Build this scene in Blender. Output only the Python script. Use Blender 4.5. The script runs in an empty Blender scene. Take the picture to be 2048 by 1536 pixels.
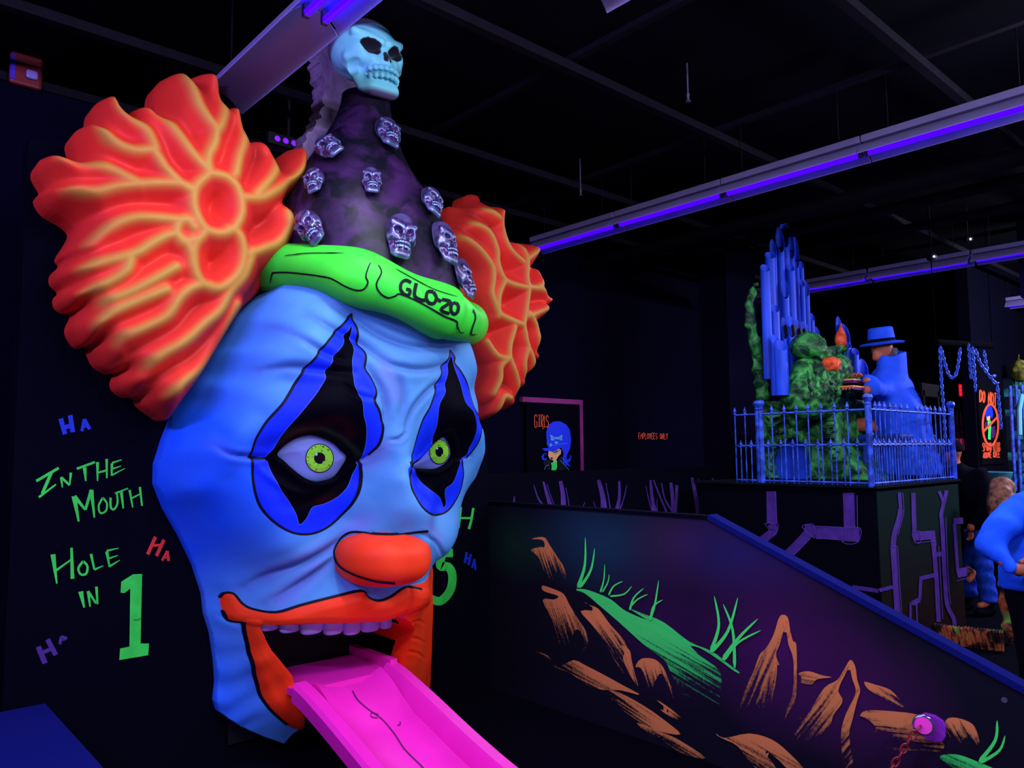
import bpy, math, random
import numpy as np
from mathutils import Vector, Matrix, noise as mnoise
from mathutils.bvhtree import BVHTree
random.seed(7); np.random.seed(7)
SC = bpy.context.scene; COL = SC.collection
# ------------------------------------------------------------------ camera
EYE = 1.8; FPX = 1538.0
FW = np.array([.667, .745, 0.]); FW /= np.linalg.norm(FW)
RT = np.array([FW[1], -FW[0], 0.]); UP = np.array([0, 0, 1.])
pitch, roll = math.radians(4.9), math.radians(.5)
fwd = FW*math.cos(pitch)+UP*math.sin(pitch)
up0 = UP*math.cos(pitch)-FW*math.sin(pitch)
cr = RT*math.cos(roll)-up0*math.sin(roll)
cu = up0*math.cos(roll)+RT*math.sin(roll)
cam = bpy.data.cameras.new('camera'); camo = bpy.data.objects.new('camera', cam); COL.objects.link(camo)
camo.matrix_world = Matrix(((cr[0], cu[0], -fwd[0], 0), (cr[1], cu[1], -fwd[1], 0), (cr[2], cu[2], -fwd[2], EYE), (0, 0, 0, 1)))
cam.sensor_width = 36; cam.lens = FPX/2048*36; cam.clip_start = .05; cam.clip_end = 100
SC.camera = camo
SC.view_settings.view_transform = 'Standard'; SC.view_settings.look = 'None'
SC.view_settings.gamma = 1; SC.view_settings.use_curve_mapping = False
SC.view_settings.exposure = 0.0
w = bpy.data.worlds.new('world'); SC.world = w; w.use_nodes = True
w.node_tree.nodes['Background'].inputs[0].default_value = (.30, .25, 1, 1)
w.node_tree.nodes['Background'].inputs[1].default_value = .045
def area(name, loc, size, power, color, target=None, sy=None):
    l = bpy.data.lights.new(name, 'AREA'); l.shape = 'RECTANGLE'; l.size = size; l.size_y = sy or .12
    l.energy = power; l.color = color
    o = bpy.data.objects.new(name, l); COL.objects.link(o); o.location = loc
    d = (Vector(target)-Vector(loc)) if target else Vector((0, 0, -1))
    o.rotation_euler = d.to_track_quat('-Z', 'Y').to_euler()
    if target is None: o.rotation_euler = (0, 0, math.pi/2)
    return o
# black light tubes of the ceiling rows, plus added fill lamps (light that makes the fluorescent paints glow)
RZ = 3.92
VIO = (.50, .36, 1.0); NEU = (.80, .86, 1.0); WAR = (.95, .95, .95)
area('tube_or_fill_light', (1.70, 2.6, RZ-.08), 1.2, 40, NEU)
area('tube_or_fill_light', (1.70, .6, RZ-.08), 2.4, 80, NEU, (2.3, 4.2, 1.6))
area('tube_or_fill_light', (1.70, -1.8, RZ-.08), 2.4, 90, NEU, (2.5, 4.2, 1.4))
area('tube_or_fill_light', (5.55, 3.4, RZ-.09), 4.4, 60, NEU)
area('tube_or_fill_light', (5.55, .3, RZ-.09), 2.4, 70, NEU, (3.0, 3.6, 1.3))
area('tube_or_fill_light', (-2.1, 2.0, RZ-.08), 3.6, 190, VIO, (1.6, 4.3, 1.5))
area('tube_or_fill_light', (9.8, 3.0, RZ-.09), 4.0, 30, VIO)
area('tube_or_fill_light', (11.6, .4, RZ-.09), 2.4, 260, NEU, (12.2, 3.6, 1.7))  # added fill at ceiling height to brighten the warning sign, no fixture here
area('tube_or_fill_light', (7.6, -1.6, RZ-.09), 2.4, 60, NEU, (9.2, 2.6, 1.0))
area('tube_or_fill_light', (9.8, -.5, RZ-.09), 2.4, 80, VIO, (8.0, 3.2, 2.2))
area('added_floor_fill', (.9, .2, .35), .5, 42, (.62, .55, 1.0), (2.0, 4.0, 3.6), .3)  # unseen fill lamp added near the floor to lift hood and skull
# ------------------------------------------------------------------ projection helpers (photo pixel -> point on a plane of the room)
O = np.array([0, 0, EYE])
def ray(px, py):
    px = np.asarray(px, float); py = np.asarray(py, float)
    return fwd+((px-1024)/FPX)[..., None]*cr-((py-768)/FPX)[..., None]*cu
def P(px, py, X=None, Y=None, Z=None, d=None):
    r = ray(px, py)
    if X is not None: s = X/r[..., 0]
    elif Y is not None: s = Y/r[..., 1]
    elif Z is not None: s = (Z-EYE)/r[..., 2]
    else: s = d/(r@FW)
    return O+r*np.asarray(s)[..., None]
def PL(pts, **k):
    a = np.array(pts, float); return P(a[:, 0], a[:, 1], **k)
# ------------------------------------------------------------------ materials
MATS = {}
def lin(c):
    if isinstance(c, str): c = [int(c[i:i+2], 16)/255 for i in (0, 2, 4)]
    return tuple(x/12.92 if x <= .04045 else ((x+.055)/1.055)**2.4 for x in c)
def mat(name, col, rough=.55, spec=.25, metal=0, emit=0, bump=0, bscale=20, var=0, vscale=6, col2=None):
    if name in MATS: return MATS[name]
    m = bpy.data.materials.new(name); m.use_nodes = True; nt = m.node_tree; b = nt.nodes['Principled BSDF']
    c = lin(col) if isinstance(col, str) else col
    b.inputs['Base Color'].default_value = (*c, 1); b.inputs['Roughness'].default_value = rough
    b.inputs['Specular IOR Level'].default_value = spec; b.inputs['Metallic'].default_value = metal
    if emit:
        b.inputs['Emission Color'].default_value = (*c, 1); b.inputs['Emission Strength'].default_value = emit
    if var or col2:
        n = nt.nodes.new('ShaderNodeTexNoise'); n.inputs['Scale'].default_value = vscale; n.inputs['Detail'].default_value = 5
        tc = nt.nodes.new('ShaderNodeTexCoord'); nt.links.new(tc.outputs['Object'], n.inputs['Vector'])
        r = nt.nodes.new('ShaderNodeValToRGB'); nt.links.new(n.outputs['Fac'], r.inputs[0])
        r.color_ramp.elements[0].position = .32; r.color_ramp.elements[1].position = .68
        c2 = lin(col2) if col2 else tuple(x*(1-var) for x in c)
        r.color_ramp.elements[0].color = (*c2, 1); r.color_ramp.elements[1].color = (*c, 1)
        nt.links.new(r.outputs[0], b.inputs['Base Color'])
    if bump:
        n = nt.nodes.new('ShaderNodeTexNoise'); n.inputs['Scale'].default_value = bscale; n.inputs['Detail'].default_value = 6
        tc = nt.nodes.new('ShaderNodeTexCoord'); nt.links.new(tc.outputs['Object'], n.inputs['Vector'])
        bp = nt.nodes.new('ShaderNodeBump'); bp.inputs['Strength'].default_value = bump; bp.inputs['Distance'].default_value = .02
        nt.links.new(n.outputs['Fac'], bp.inputs['Height']); nt.links.new(bp.outputs[0], b.inputs['Normal'])
    MATS[name] = m; return m
class NT:
    """tiny helper to chain attribute driven paint layers"""
    def __init__(s, name, rough=.5, spec=.25):
        s.m = bpy.data.materials.new(name); s.m.use_nodes = True; s.nt = s.m.node_tree; s.b = s.nt.nodes['Principled BSDF']
        s.b.inputs['Roughness'].default_value = rough; s.b.inputs['Specular IOR Level'].default_value = spec; MATS[name] = s.m
    def n(s, t, **k):
        x = s.nt.nodes.new(t)
        for a, v in k.items(): setattr(x, a, v)
        return x
    def l(s, a, b): s.nt.links.new(a, b)
    def attr(s, name): x = s.n('ShaderNodeAttribute'); x.attribute_name = name; return x.outputs['Fac']
    def ramp(s, v, lo, hi, a=0., b=1.):
        x = s.n('ShaderNodeMapRange'); x.inputs[1].default_value = lo; x.inputs[2].default_value = hi
        x.inputs[3].default_value = a; x.inputs[4].default_value = b; s.l(v, x.inputs[0]); return x.outputs[0]
    def mix(s, fac, a, b):
        x = s.n('ShaderNodeMix', data_type='RGBA')
        if hasattr(fac, 'links'): s.l(fac, x.inputs[0])
        else: x.inputs[0].default_value = fac
        for v, i in ((a, 6), (b, 7)):
            if hasattr(v, 'links'): s.l(v, x.inputs[i])
            else: x.inputs[i].default_value = (*(lin(v) if isinstance(v, str) else v), 1)
        return x.outputs[2]
    def noise(s, scale, detail=4, vec=None, dist=0):
        x = s.n('ShaderNodeTexNoise'); x.inputs['Scale'].default_value = scale; x.inputs['Detail'].default_value = detail; x.inputs['Distortion'].default_value = dist
        if vec is None: vec = s.n('ShaderNodeTexCoord').outputs['Object']
        s.l(vec, x.inputs['Vector']); return x.outputs['Fac']
    def math(s, op, a, b=0.):
        x = s.n('ShaderNodeMath', operation=op)
        for v, i in ((a, 0), (b, 1)):
            if hasattr(v, 'links'): s.l(v, x.inputs[i])
            else: x.inputs[i].default_value = v
        return x.outputs[0]
    def bump(s, h, st=.3, dist=.01):
        x = s.n('ShaderNodeBump'); x.inputs['Strength'].default_value = st; x.inputs['Distance'].default_value = dist
        s.l(h, x.inputs['Height']); s.l(x.outputs[0], s.b.inputs['Normal'])
    def out(s, c): s.l(c, s.b.inputs['Base Color']); return s.m
# ------------------------------------------------------------------ object helpers
def link(name, me, m=None, parent=None, loc=None):
    o = bpy.data.objects.new(name, me); COL.objects.link(o)
    if m is not None:
        for x in (m if isinstance(m, (list, tuple)) else [m]): me.materials.append(x)
    if parent: o.parent = parent
    if loc is not None and not parent: o.location = loc
    return o
def shade(me, ang=None):
    me.polygons.foreach_set('use_smooth', [True]*len(me.polygons))
    if ang:
        try: me.set_sharp_from_angle(angle=math.radians(ang))
        except Exception: pass
def mesh(name, V, F, m=None, parent=None, smooth=True, ang=None, loc=None):
    me = bpy.data.meshes.new(name); V = np.asarray(V, float)
    if loc is not None: V = V-np.asarray(loc, float)
    me.from_pydata([tuple(v) for v in V], [], [tuple(int(i) for i in f) for f in F]); me.update()
    if smooth: shade(me, ang)
    return link(name, me, m, parent, loc)
class MB:
    def __init__(s): s.V = []; s.F = []
    def add(s, V, F):
        b = len(s.V); s.V += [tuple(map(float, v)) for v in V]; s.F += [tuple(b+int(i) for i in f) for f in F]; return s
    def box(s, c, sz, rz=0, R=None):
        x, y, z = [q/2 for q in sz]
        v = np.array([(-x, -y, -z), (x, -y, -z), (x, y, -z), (-x, y, -z), (-x, -y, z), (x, -y, z), (x, y, z), (-x, y, z)])
        if R is None: ca, sa = math.cos(rz), math.sin(rz); R = np.array([[ca, -sa, 0], [sa, ca, 0], [0, 0, 1]])
        v = v@np.array(R).T+np.array(c)
        return s.add(v, [(0, 3, 2, 1), (4, 5, 6, 7), (0, 1, 5, 4), (1, 2, 6, 5), (2, 3, 7, 6), (3, 0, 4, 7)])
    def tube(s, pts, r, n=10, cap=True, sq=1.0):
        pts = [np.array(p, float) for p in pts]; k = len(pts); rs = r if hasattr(r, '__len__') else [r]*k
        V = []; prev = None
        for i, p in enumerate(pts):
            t = pts[min(i+1, k-1)]-pts[max(i-1, 0)]; t = t/(np.linalg.norm(t)+1e-9)
            if prev is None:
                a = np.array([0, 0, 1.]) if abs(t[2]) < .9 else np.array([1., 0, 0]); u = np.cross(t, a)
            else: u = prev-t*np.dot(prev, t)
            u = u/(np.linalg.norm(u)+1e-9); prev = u; v = np.cross(t, u)
            for j in range(n):
                a = 2*math.pi*j/n; V.append(p+rs[i]*(u*math.cos(a)+v*math.sin(a)*sq))
        F = [(i*n+j, i*n+(j+1) % n, (i+1)*n+(j+1) % n, (i+1)*n+j) for i in range(k-1) for j in range(n)]
        if cap: F += [tuple(range(n))[::-1], tuple((k-1)*n+j for j in range(n))]
        return s.add(V, F)
    def lathe(s, c, prof, n=20, axis=None):
        V = []; A = np.array(axis if axis is not None else (0, 0, 1.)); A = A/np.linalg.norm(A)
        u = np.cross(A, (0, 0, 1.) if abs(A[2]) < .9 else (1., 0, 0)); u /= np.linalg.norm(u); v = np.cross(A, u)
        for r, h in prof:
            for j in range(n):
                a = 2*math.pi*j/n; V.append(np.array(c)+A*h+r*(u*math.cos(a)+v*math.sin(a)))
        k = len(prof)
        F = [(i*n+j, i*n+(j+1) % n, (i+1)*n+(j+1) % n, (i+1)*n+j) for i in range(k-1) for j in range(n)]
        F += [tuple(range(n))[::-1], tuple((k-1)*n+j for j in range(n))]
        return s.add(V, F)
    def prism(s, poly3, off):
        p = [np.array(q, float) for q in poly3]; n = len(p); off = np.array(off, float)
        return s.add(p+[q+off for q in p], [tuple(range(n)), tuple(range(2*n-1, n-1, -1))]+[(i, (i+1) % n, n+(i+1) % n, n+i) for i in range(n)])
    def build(s, name, m=None, parent=None, smooth=False, ang=None, bevel=0, loc=None, fixn=True):
        import bmesh
        me = bpy.data.meshes.new(name); V = np.array(s.V)
        if loc is not None: V = V-np.asarray(loc, float)
        me.from_pydata([tuple(v) for v in V], [], s.F)
        if fixn:
            bm = bmesh.new(); bm.from_mesh(me); bmesh.ops.recalc_face_normals(bm, faces=bm.faces); bm.to_mesh(me); bm.free()
        if smooth or ang: shade(me, ang or 40)
        o = link(name, me, m, parent, loc)
        if bevel: bv = o.modifiers.new('bevel', 'BEVEL'); bv.width = bevel; bv.segments = 2; bv.limit_method = 'ANGLE'
        return o
def tag(o, label=None, cat=None, group=None, kind=None):
    if label: o['label'] = label
    if cat: o['category'] = cat
    if group: o['group'] = group
    if kind: o['kind'] = kind
    return o
def thing(name, label, cat, loc=(0, 0, 0), group=None):
    o = bpy.data.objects.new(name, None); COL.objects.link(o); o.location = loc; return tag(o, label, cat, group)
def adopt(root, *kids):
    """parent world-space children under a root that has been moved to its base"""
    for k in kids:
        k.parent = root; k.matrix_parent_inverse = Matrix.Translation(-Vector(root.location))
def copy_tree(o, loc=None, M=None):
    r = o.copy(); COL.objects.link(r)
    for ch in o.children:
        c = ch.copy(); COL.objects.link(c); c.parent = r
        for g in ch.children:
            d = g.copy(); COL.objects.link(d); d.parent = c
    if loc is not None: r.location = loc
    if M is not None: r.matrix_local = M
    return r
# ------------------------------------------------------------------ implicit surfaces (naive surface nets)
def nets(f, lo, hi, step):
    lo = np.array(lo, float); hi = np.array(hi, float)
    n = np.maximum(3, np.ceil((hi-lo)/step).astype(int))+1
    ax = [lo[i]+np.arange(n[i])*step for i in range(3)]
    G = np.stack(np.meshgrid(*ax, indexing='ij'), -1); D = f(G); D[D == 0] = 1e-9
    for a in range(3):
        for e in (0, -1):
            sl = [slice(None)]*3; sl[a] = e; D[tuple(sl)] = np.maximum(D[tuple(sl)], step*.5)
    S = D < 0; m = tuple(k-1 for k in n); acc = np.zeros(m+(3,)); cnt = np.zeros(m)
    def sub(A, o): return A[o[0]:o[0]+m[0], o[1]:o[1]+m[1], o[2]:o[2]+m[2]]
    cor = [(i, j, k) for i in (0, 1) for j in (0, 1) for k in (0, 1)]
    for a in cor:
        for ax_ in range(3):
            if a[ax_]: continue
            b = list(a); b[ax_] = 1
            da, db = sub(D, a), sub(D, b); c = (da < 0) != (db < 0)
            t = np.where(c, da/np.where(c, da-db, 1), 0)
            p = np.zeros(m+(3,)); p[...] = a; p[..., ax_] += t
            acc += p*c[..., None]; cnt += c
    act = cnt > 0; idx = -np.ones(m, int); idx[act] = np.arange(act.sum())
    base = np.stack(np.nonzero(act), -1)
    V = lo+(base+acc[act]/cnt[act][:, None])*step
    F = []
    for a in range(3):
        b, c = (a+1) % 3, (a+2) % 3
        sl0 = [slice(None)]*3; sl1 = [slice(None)]*3; sl0[a] = slice(0, -1); sl1[a] = slice(1, None)
        for q in (b, c): sl0[q] = slice(1, -1); sl1[q] = slice(1, -1)
        s0, s1 = S[tuple(sl0)], S[tuple(sl1)]; e = np.stack(np.nonzero(s0 != s1), -1)
        if not len(e): continue
        g = e.copy(); g[:, b] += 1; g[:, c] += 1
        def at(db, dc): h = g.copy(); h[:, b] -= db; h[:, c] -= dc; return idx[h[:, 0], h[:, 1], h[:, 2]]
        q = np.stack([at(1, 1), at(0, 1), at(0, 0), at(1, 0)], -1)
        fl = s0[e[:, 0], e[:, 1], e[:, 2]]; q[~fl] = q[~fl][:, ::-1]
        F.append(q)
    return V, np.concatenate(F)
def smin(a, b, k):
    h = np.clip(.5+.5*(b-a)/k, 0, 1); return b*(1-h)+a*h-k*h*(1-h)
def cap(G, a, b, ra, rb=None):
    a = np.array(a, float); b = np.array(b, float); rb = ra if rb is None else rb; ab = b-a
    t = np.clip(((G-a)@ab)/max(ab@ab, 1e-9), 0, 1)
    return np.linalg.norm(G-a-t[..., None]*ab, axis=-1)-(ra+(rb-ra)*t)
def ell(G, c, r, R=None):
    q = G-np.array(c, float)
    if R is not None: q = q@np.array(R)
    r = np.array(r, float); k = np.linalg.norm(q/r, axis=-1); return (k-1)*min(r) if np.ptp(r) == 0 else k*(k-1)/np.maximum(np.linalg.norm(q/r**2, axis=-1), 1e-6)
def wob(G, s, seed=0.):
    x, y, z = G[..., 0]*s+seed, G[..., 1]*s+seed*1.7, G[..., 2]*s+seed*.6
    return (np.sin(x+1.3*np.sin(y*1.1+z))*np.cos(y+1.2*np.sin(z*.9+x*.7))+np.sin(z*1.3+1.4*np.sin(x*1.2)))*.5
def organic(name, f, lo, hi, step, m, parent=None, loc=None):
    V, F = nets(f, lo, hi, step); return mesh(name, V, F, m, parent, loc=loc)
# ------------------------------------------------------------------ 2d distance helpers
def seg_dist(Q, pts):
    """min distance of points Q (N,2) to polyline pts, and the parameter 0..1 along it"""
    pts = np.asarray(pts, float); best = np.full(len(Q), 1e9); par = np.zeros(len(Q))
    L = np.r_[0, np.cumsum(np.linalg.norm(np.diff(pts, axis=0), axis=1))]
    for i in range(len(pts)-1):
        a, b = pts[i], pts[i+1]; ab = b-a; t = np.clip(((Q-a)@ab)/max(ab@ab, 1e-12), 0, 1)
        d = np.linalg.norm(Q-a-t[:, None]*ab, axis=1); k = d < best
        best = np.where(k, d, best); par = np.where(k, (L[i]+t*(L[i+1]-L[i]))/L[-1], par)
    return best, par
def inside(Q, poly):
    poly = np.asarray(poly, float); x, y = Q[:, 0], Q[:, 1]; r = np.zeros(len(Q), bool); n = len(poly)
    for i in range(n):
        x1, y1 = poly[i]; x2, y2 = poly[(i+1) % n]
        c = ((y1 > y) != (y2 > y)) & (x < (x2-x1)*(y-y1)/((y2-y1) if y2 != y1 else 1e-12)+x1); r ^= c
    return r
def psd(Q, poly):
    """signed distance, positive inside"""
    poly = np.asarray(poly, float); d, _ = seg_dist(Q, np.r_[poly, poly[:1]]); return np.where(inside(Q, poly), d, -d)
def near_on(Q, poly):
    poly = np.asarray(poly, float); C = np.r_[poly, poly[:1]]; best = np.full(len(Q), 1e9); pt = Q.copy()
    for i in range(len(C)-1):
        a, b = C[i], C[i+1]; ab = b-a; t = np.clip(((Q-a)@ab)/max(ab@ab, 1e-12), 0, 1); p = a+t[:, None]*ab
        d = np.linalg.norm(Q-p, axis=1); k = d < best; best = np.where(k, d, best); pt[k] = p[k]
    return pt
def spline(pts, n=6, closed=False):
    p = np.asarray(pts, float); k = len(p); out = []
    rng = range(k if closed else k-1)
    for i in rng:
        a, b, c, d = (p[(i-1) % k], p[i], p[(i+1) % k], p[(i+2) % k]) if closed else (p[max(i-1, 0)], p[i], p[i+1], p[min(i+2, k-1)])
        for t in np.arange(n)/n:
            out.append(.5*(2*b+(c-a)*t+(2*a-5*b+4*c-d)*t*t+(3*b-a-3*c+d)*t**3))
    if not closed: out.append(p[-1])
    return np.array(out)
def setattr_f(o, name, vals):
    a = o.data.attributes.new(name, 'FLOAT', 'POINT'); a.data.foreach_set('value', np.asarray(vals, np.float32))
# ------------------------------------------------------------------ ribbons of paint laid on a plane or on a mesh
def ribbon_px(pts, w0, w1=None, n=5, taper=False):
    """outline strips in pixel space"""
    c = spline(pts, n) if len(pts) > 2 else np.array([np.array(pts[0])*(1-t)+np.array(pts[1])*t for t in np.linspace(0, 1, 8)])
    w1 = w0 if w1 is None else w1; T = np.gradient(c, axis=0); T /= np.linalg.norm(T, axis=1)[:, None]+1e-9
    N = np.stack([-T[:, 1], T[:, 0]], -1); s = np.linspace(0, 1, len(c)); ww = w0+(w1-w0)*s
    if taper: ww = ww*np.sqrt(np.clip(np.minimum(s/.12+.15, (1-s)/.2+.1), 0, 1))
    return c+N*ww[:, None]/2, c-N*ww[:, None]/2
def strokes(name, lst, m, parent=None, n=5, taper=False, bvh=None, off=.004, loc=None, **pl):
    """lst of (points, w0[, w1]) in photo pixels; laid on plane pl or on the mesh behind bvh"""
    V = []; F = []
    for k, s in enumerate(lst):
        a, b = ribbon_px(s[0], s[1], s[2] if len(s) > 2 else None, n, taper)
        if bvh is None:
            A, B = PL(a, **pl), PL(b, **pl)
            nrm = np.array([-1., 0, 0]) if 'X' in pl else np.array([0, -1., 0])
            A = A+nrm*(off+.0004*(k % 5)); B = B+nrm*(off+.0004*(k % 5))
        else:
            A, _ = hit(bvh, a, off+.0004*(k % 5)); B, _ = hit(bvh, b, off+.0004*(k % 5))
        i0 = len(V); V += list(A)+list(B); q = len(A)
        for i in range(q-1):
            if np.isfinite(V[i0+i]).all() and np.isfinite(V[i0+i+1]).all() and np.isfinite(V[i0+q+i]).all() and np.isfinite(V[i0+q+i+1]).all():
                F.append((i0+i, i0+q+i, i0+q+i+1, i0+i+1))
    V = np.nan_to_num(np.array(V), nan=0.0); used = sorted({i for f in F for i in f}); rm = {u: i for i, u in enumerate(used)}
    return mesh(name, V[used], [tuple(rm[i] for i in f) for f in F], m, parent, smooth=False, loc=loc)
def hit(bvh, px, off=0.):
    r = ray(np.array(px)[:, 0], np.array(px)[:, 1]); out = []; nn = []
    for q in r:
        d = Vector(q).normalized(); h, nrm, i, ds = bvh.ray_cast(Vector(O), d)
        if h is None: out.append((np.nan,)*3); nn.append((0, -1, 0))
        else:
            if nrm.dot(d) > 0: nrm = -nrm
            out.append(tuple(h+nrm*off)); nn.append(tuple(nrm))
    return np.array(out), np.array(nn)
def bvh_of(o):
    me = o.data; return BVHTree.FromPolygons([o.matrix_world@v.co for v in me.vertices], [tuple(p.vertices) for p in me.polygons])
def poly_mesh(name, polys, m, parent=None, off=.003, thick=0, loc=None, **pl):
    """flat filled outlines in photo pixels on a plane, as one mesh"""
    from mathutils.geometry import tessellate_polygon
    b = MB()
    for k, p in enumerate(polys):
        A = PL(p, **pl); nrm = np.array([-1., 0, 0]) if 'X' in pl else np.array([0, -1., 0]); A = A+nrm*(off+.0003*k)
        tr = tessellate_polygon([[Vector(v) for v in A]]); b.add(A, tr)
    return mesh(name, b.V, b.F, m, parent, smooth=False, loc=loc)
# ================================================================== ROOM
M_wall = mat('black_navy_wall_paint', (.0009, .0007, .0055), .9, .04)
M_wall2 = mat('dark_violet_wall_paint', (.0016, .0008, .010), .9, .04)
M_ceil = mat('black_ceiling_paint', (.0016, .0012, .0065), .9, .05, var=.35, vscale=2)
M_floor = mat('dark_carpet', (.0012, .001, .005), .95, .03, bump=.3, bscale=90)
M_bar = mat('dark_ceiling_bar', (.0045, .0028, .010), .7, .1, var=.4, vscale=9)
M_navy = mat('navy_carpet', (.004, .006, .12), .95, .05, bump=.4, bscale=120)
WY = 4.6; WX0 = float(P(38, 700, Y=WY)[0]); WX1 = 3.86; RX = 3.89
def st(o): o['kind'] = 'structure'; return o
def sbox(name, lo, hi, m, parent=None, bevel=0):
    lo = np.array(lo, float); hi = np.array(hi, float)
    o = MB().box((lo+hi)/2, hi-lo).build(name, m, parent, bevel=bevel)
    return st(o) if parent is None else o
sbox('floor', (-5, -5, -.12), (17, 9, 0), M_floor)
sbox('ceiling', (-5, -5, 4.5), (17, 9, 4.6), M_ceil)
wall_back = sbox('wall_back', (-5, 6.8, 0), (17, 6.95, 4.5), M_wall2)
sbox('wall_right', (16, -5, 0), (16.15, 6.8, 4.5), M_wall)
sbox('wall_left', (-4.15, -5, 0), (-4, 6.8, 4.5), M_wall2)
wall_sign = sbox('wall_sign', (11.7, 3.6, 0), (16, 3.75, 4.5), M_wall)
wall_clown = sbox('wall_clown', (WX0, WY, 0), (WX1, WY+.15, 3.45), M_wall)
half = sbox('wall_half', (3.9, 4.9, 0), (9.2, 5.0, float(P(1200, 941, Y=4.9)[2])), M_wall)
sbox('pillar', (8.22, 5.2, 0), (8.9, 5.6, 4.5), M_wall2)
# ceiling grid bars
k = 1
for y in (1.82, 3.37, 4.92, 5.93):
    sbox('trim_%d' % k, (-4, y-.03, 4.28), (16, y+.03, 4.34), M_bar); k += 1
for x in (-1.2, .6, 3.55, 5.27, 6.9, 8.5, 10.4, 12.2):
    sbox('trim_%d' % k, (x-.025, -4, 4.34), (x+.025, 6.8, 4.38), M_bar); k += 1
# round ducts under the ceiling
for (x, z, r, y0, y1) in ((7.3, 4.19, .08, -2, 6.7), (7.95, 4.2, .055, -2, 6.2), (8.9, 4.22, .05, 1.2, 6.0)):
    tag(MB().tube([(x, y0, z), (x, y1, z)], r, 16).build('ceiling_pipe', M_bar, smooth=True),
        {7.3: 'thick dark pipe running under the black ceiling above the organ', 7.95: 'thinner dark pipe beside the thick one under the ceiling', 8.9: 'thin short dark pipe farther along the ceiling'}[x], 'pipe', 'ceiling pipes')
# sprinkler drop
sp = MB().tube([(0, 0, .32), (0, 0, .02)], .006, 8).lathe((0, 0, 0), [(.004, -.03), (.018, -.028), (.018, -.022), (.008, -.01), (.012, .03)], 12)
q = P(1376, 196, d=5.2); tag(sp.build('sprinkler', mat('dim_steel', (.08, .07, .12), .4, .5), smooth=True, loc=None), 'small ceiling sprinkler hanging on a thin drop rod', 'sprinkler').location = q
tag(copy_tree(bpy.data.objects['sprinkler'], P(1161, 385, d=6.9)), 'small ceiling sprinkler farther off, above the long light row', 'sprinkler')
# left ledge with carpeted top
lz = .55; lx = float(P(100, 1430, Z=lz)[0])
led = sbox('wall_ledge', (-1.2, -.5, 0), (lx, 4.55, lz-.03), M_wall)
sbox('top_carpet', (-1.2, -.5, lz-.03), (lx+.02, 4.55, lz), M_navy, led)
# clown platform plinth (dark)
# ------------------------------------------------------------------ ramp wall with mural
r0 = P(1000, 1008, X=RX); r1 = P(1425, 1040, X=RX); r2 = P(2048, 1398, X=RX)
zt = float((r0[2]+r1[2])/2); sl = (r2[2]-r1[2])/(r2[1]-r1[1]); y3 = -.6; z3 = float(r1[2]+sl*(y3-r1[1]))
prof = [(WY+.3, 0), (WY+.3, zt), (float(r1[1]), zt), (y3, max(z3, .05)), (y3, 0)]
nt = NT('ramp_wall_paint', .8, .12)
tc = nt.n('ShaderNodeTexCoord').outputs['Object']
def blob(c, rad, v=tc):
    x = nt.n('ShaderNodeVectorMath', operation='SUBTRACT'); nt.l(v, x.inputs[0]); x.inputs[1].default_value = tuple(c)
    y = nt.n('ShaderNodeVectorMath', operation='MULTIPLY'); nt.l(x.outputs[0], y.inputs[0]); y.inputs[1].default_value = (1, 1/rad[0], 1/rad[1])
    z = nt.n('ShaderNodeVectorMath', operation='LENGTH'); nt.l(y.outputs[0], z.inputs[0]); return nt.ramp(z.outputs['Value'], 0, 1, 1, 0)
c = nt.mix(1., (0, 0, 0), (.0028, .0022, .011))
for (px, py, ry, rz, col) in ((1030, 1090, .5, .3, (.004, .022, .016)), (1200, 1090, .75, .38, (.006, .030, .065)), (1370, 1090, .5, .3, (.030, .010, .050)),
                              (1480, 1110, .55, .3, (.012, .008, .085)), (1330, 1250, .6, .5, (.022, .003, .045)), (1560, 1300, .6, .55, (.045, .004, .075)), (1720, 1400, .5, .4, (.040, .004, .060))):
    p = P(px, py, X=RX); c = nt.mix(blob(p, (ry, rz)), c, col)
nt.out(c)
wr = MB().prism([(RX, y, z) for y, z in prof], (.06, 0, 0)).build('wall_ramp', nt.m); st(wr)
# carpet cap on the slope
cp = [(float(r1[1])+.03, zt), (y3, max(z3, .05))]
d_ = np.array([cp[1][0]-cp[0][0], cp[1][1]-cp[0][1]]); d_ /= np.linalg.norm(d_); nn_ = np.array([-d_[1], d_[0]]); nn_ = nn_*(1 if nn_[1] > 0 else -1)*.03
MB().prism([(RX-.012, *cp[0]), (RX-.012, *cp[1]), (RX-.012, *(np.array(cp[1])+nn_)), (RX-.012, *(np.array(cp[0])+nn_))], (.085, 0, 0)).build('slope_carpet', M_navy, wr)
MB().box((RX+.03, (WY+.3+r1[1])/2, zt+.01), (.08, WY+.3-r1[1], .02)).build('cap_board', M_wall, wr)
# painted rocks and grass --------------------------------------------------
def brush_mat(name, col, col2):
    t = NT(name, .7, .15); f = t.attr('fade'); s_ = t.n('ShaderNodeAttribute'); s_.attribute_name = 'stroke'
    n1 = t.noise(1.0, 6, s_.outputs['Vector']); n2 = t.noise(2.3, 3)
    a = t.ramp(t.math('ADD', t.math('ADD', f, t.math('MULTIPLY', t.math('SUBTRACT', n1, .5), 1.9)), t.math('MULTIPLY', t.math('SUBTRACT', t.noise(60, 4), .5), .5)), .38, .78)
    c = t.mix(t.ramp(t.math('ADD', f, t.math('MULTIPLY', n2, .3)), .3, 1.25), col2, col); t.out(c); t.l(a, t.b.inputs['Alpha']); return t.m
M_rock = brush_mat('orange_rock_paint', (.66, .19, .065), (.40, .17, .06))
M_grassb = brush_mat('green_grass_paint', (.05, .72, .13), (.02, .36, .10))
M_grass = mat('bright_green_paint', (.05, .80, .14), .6, .2)
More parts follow.
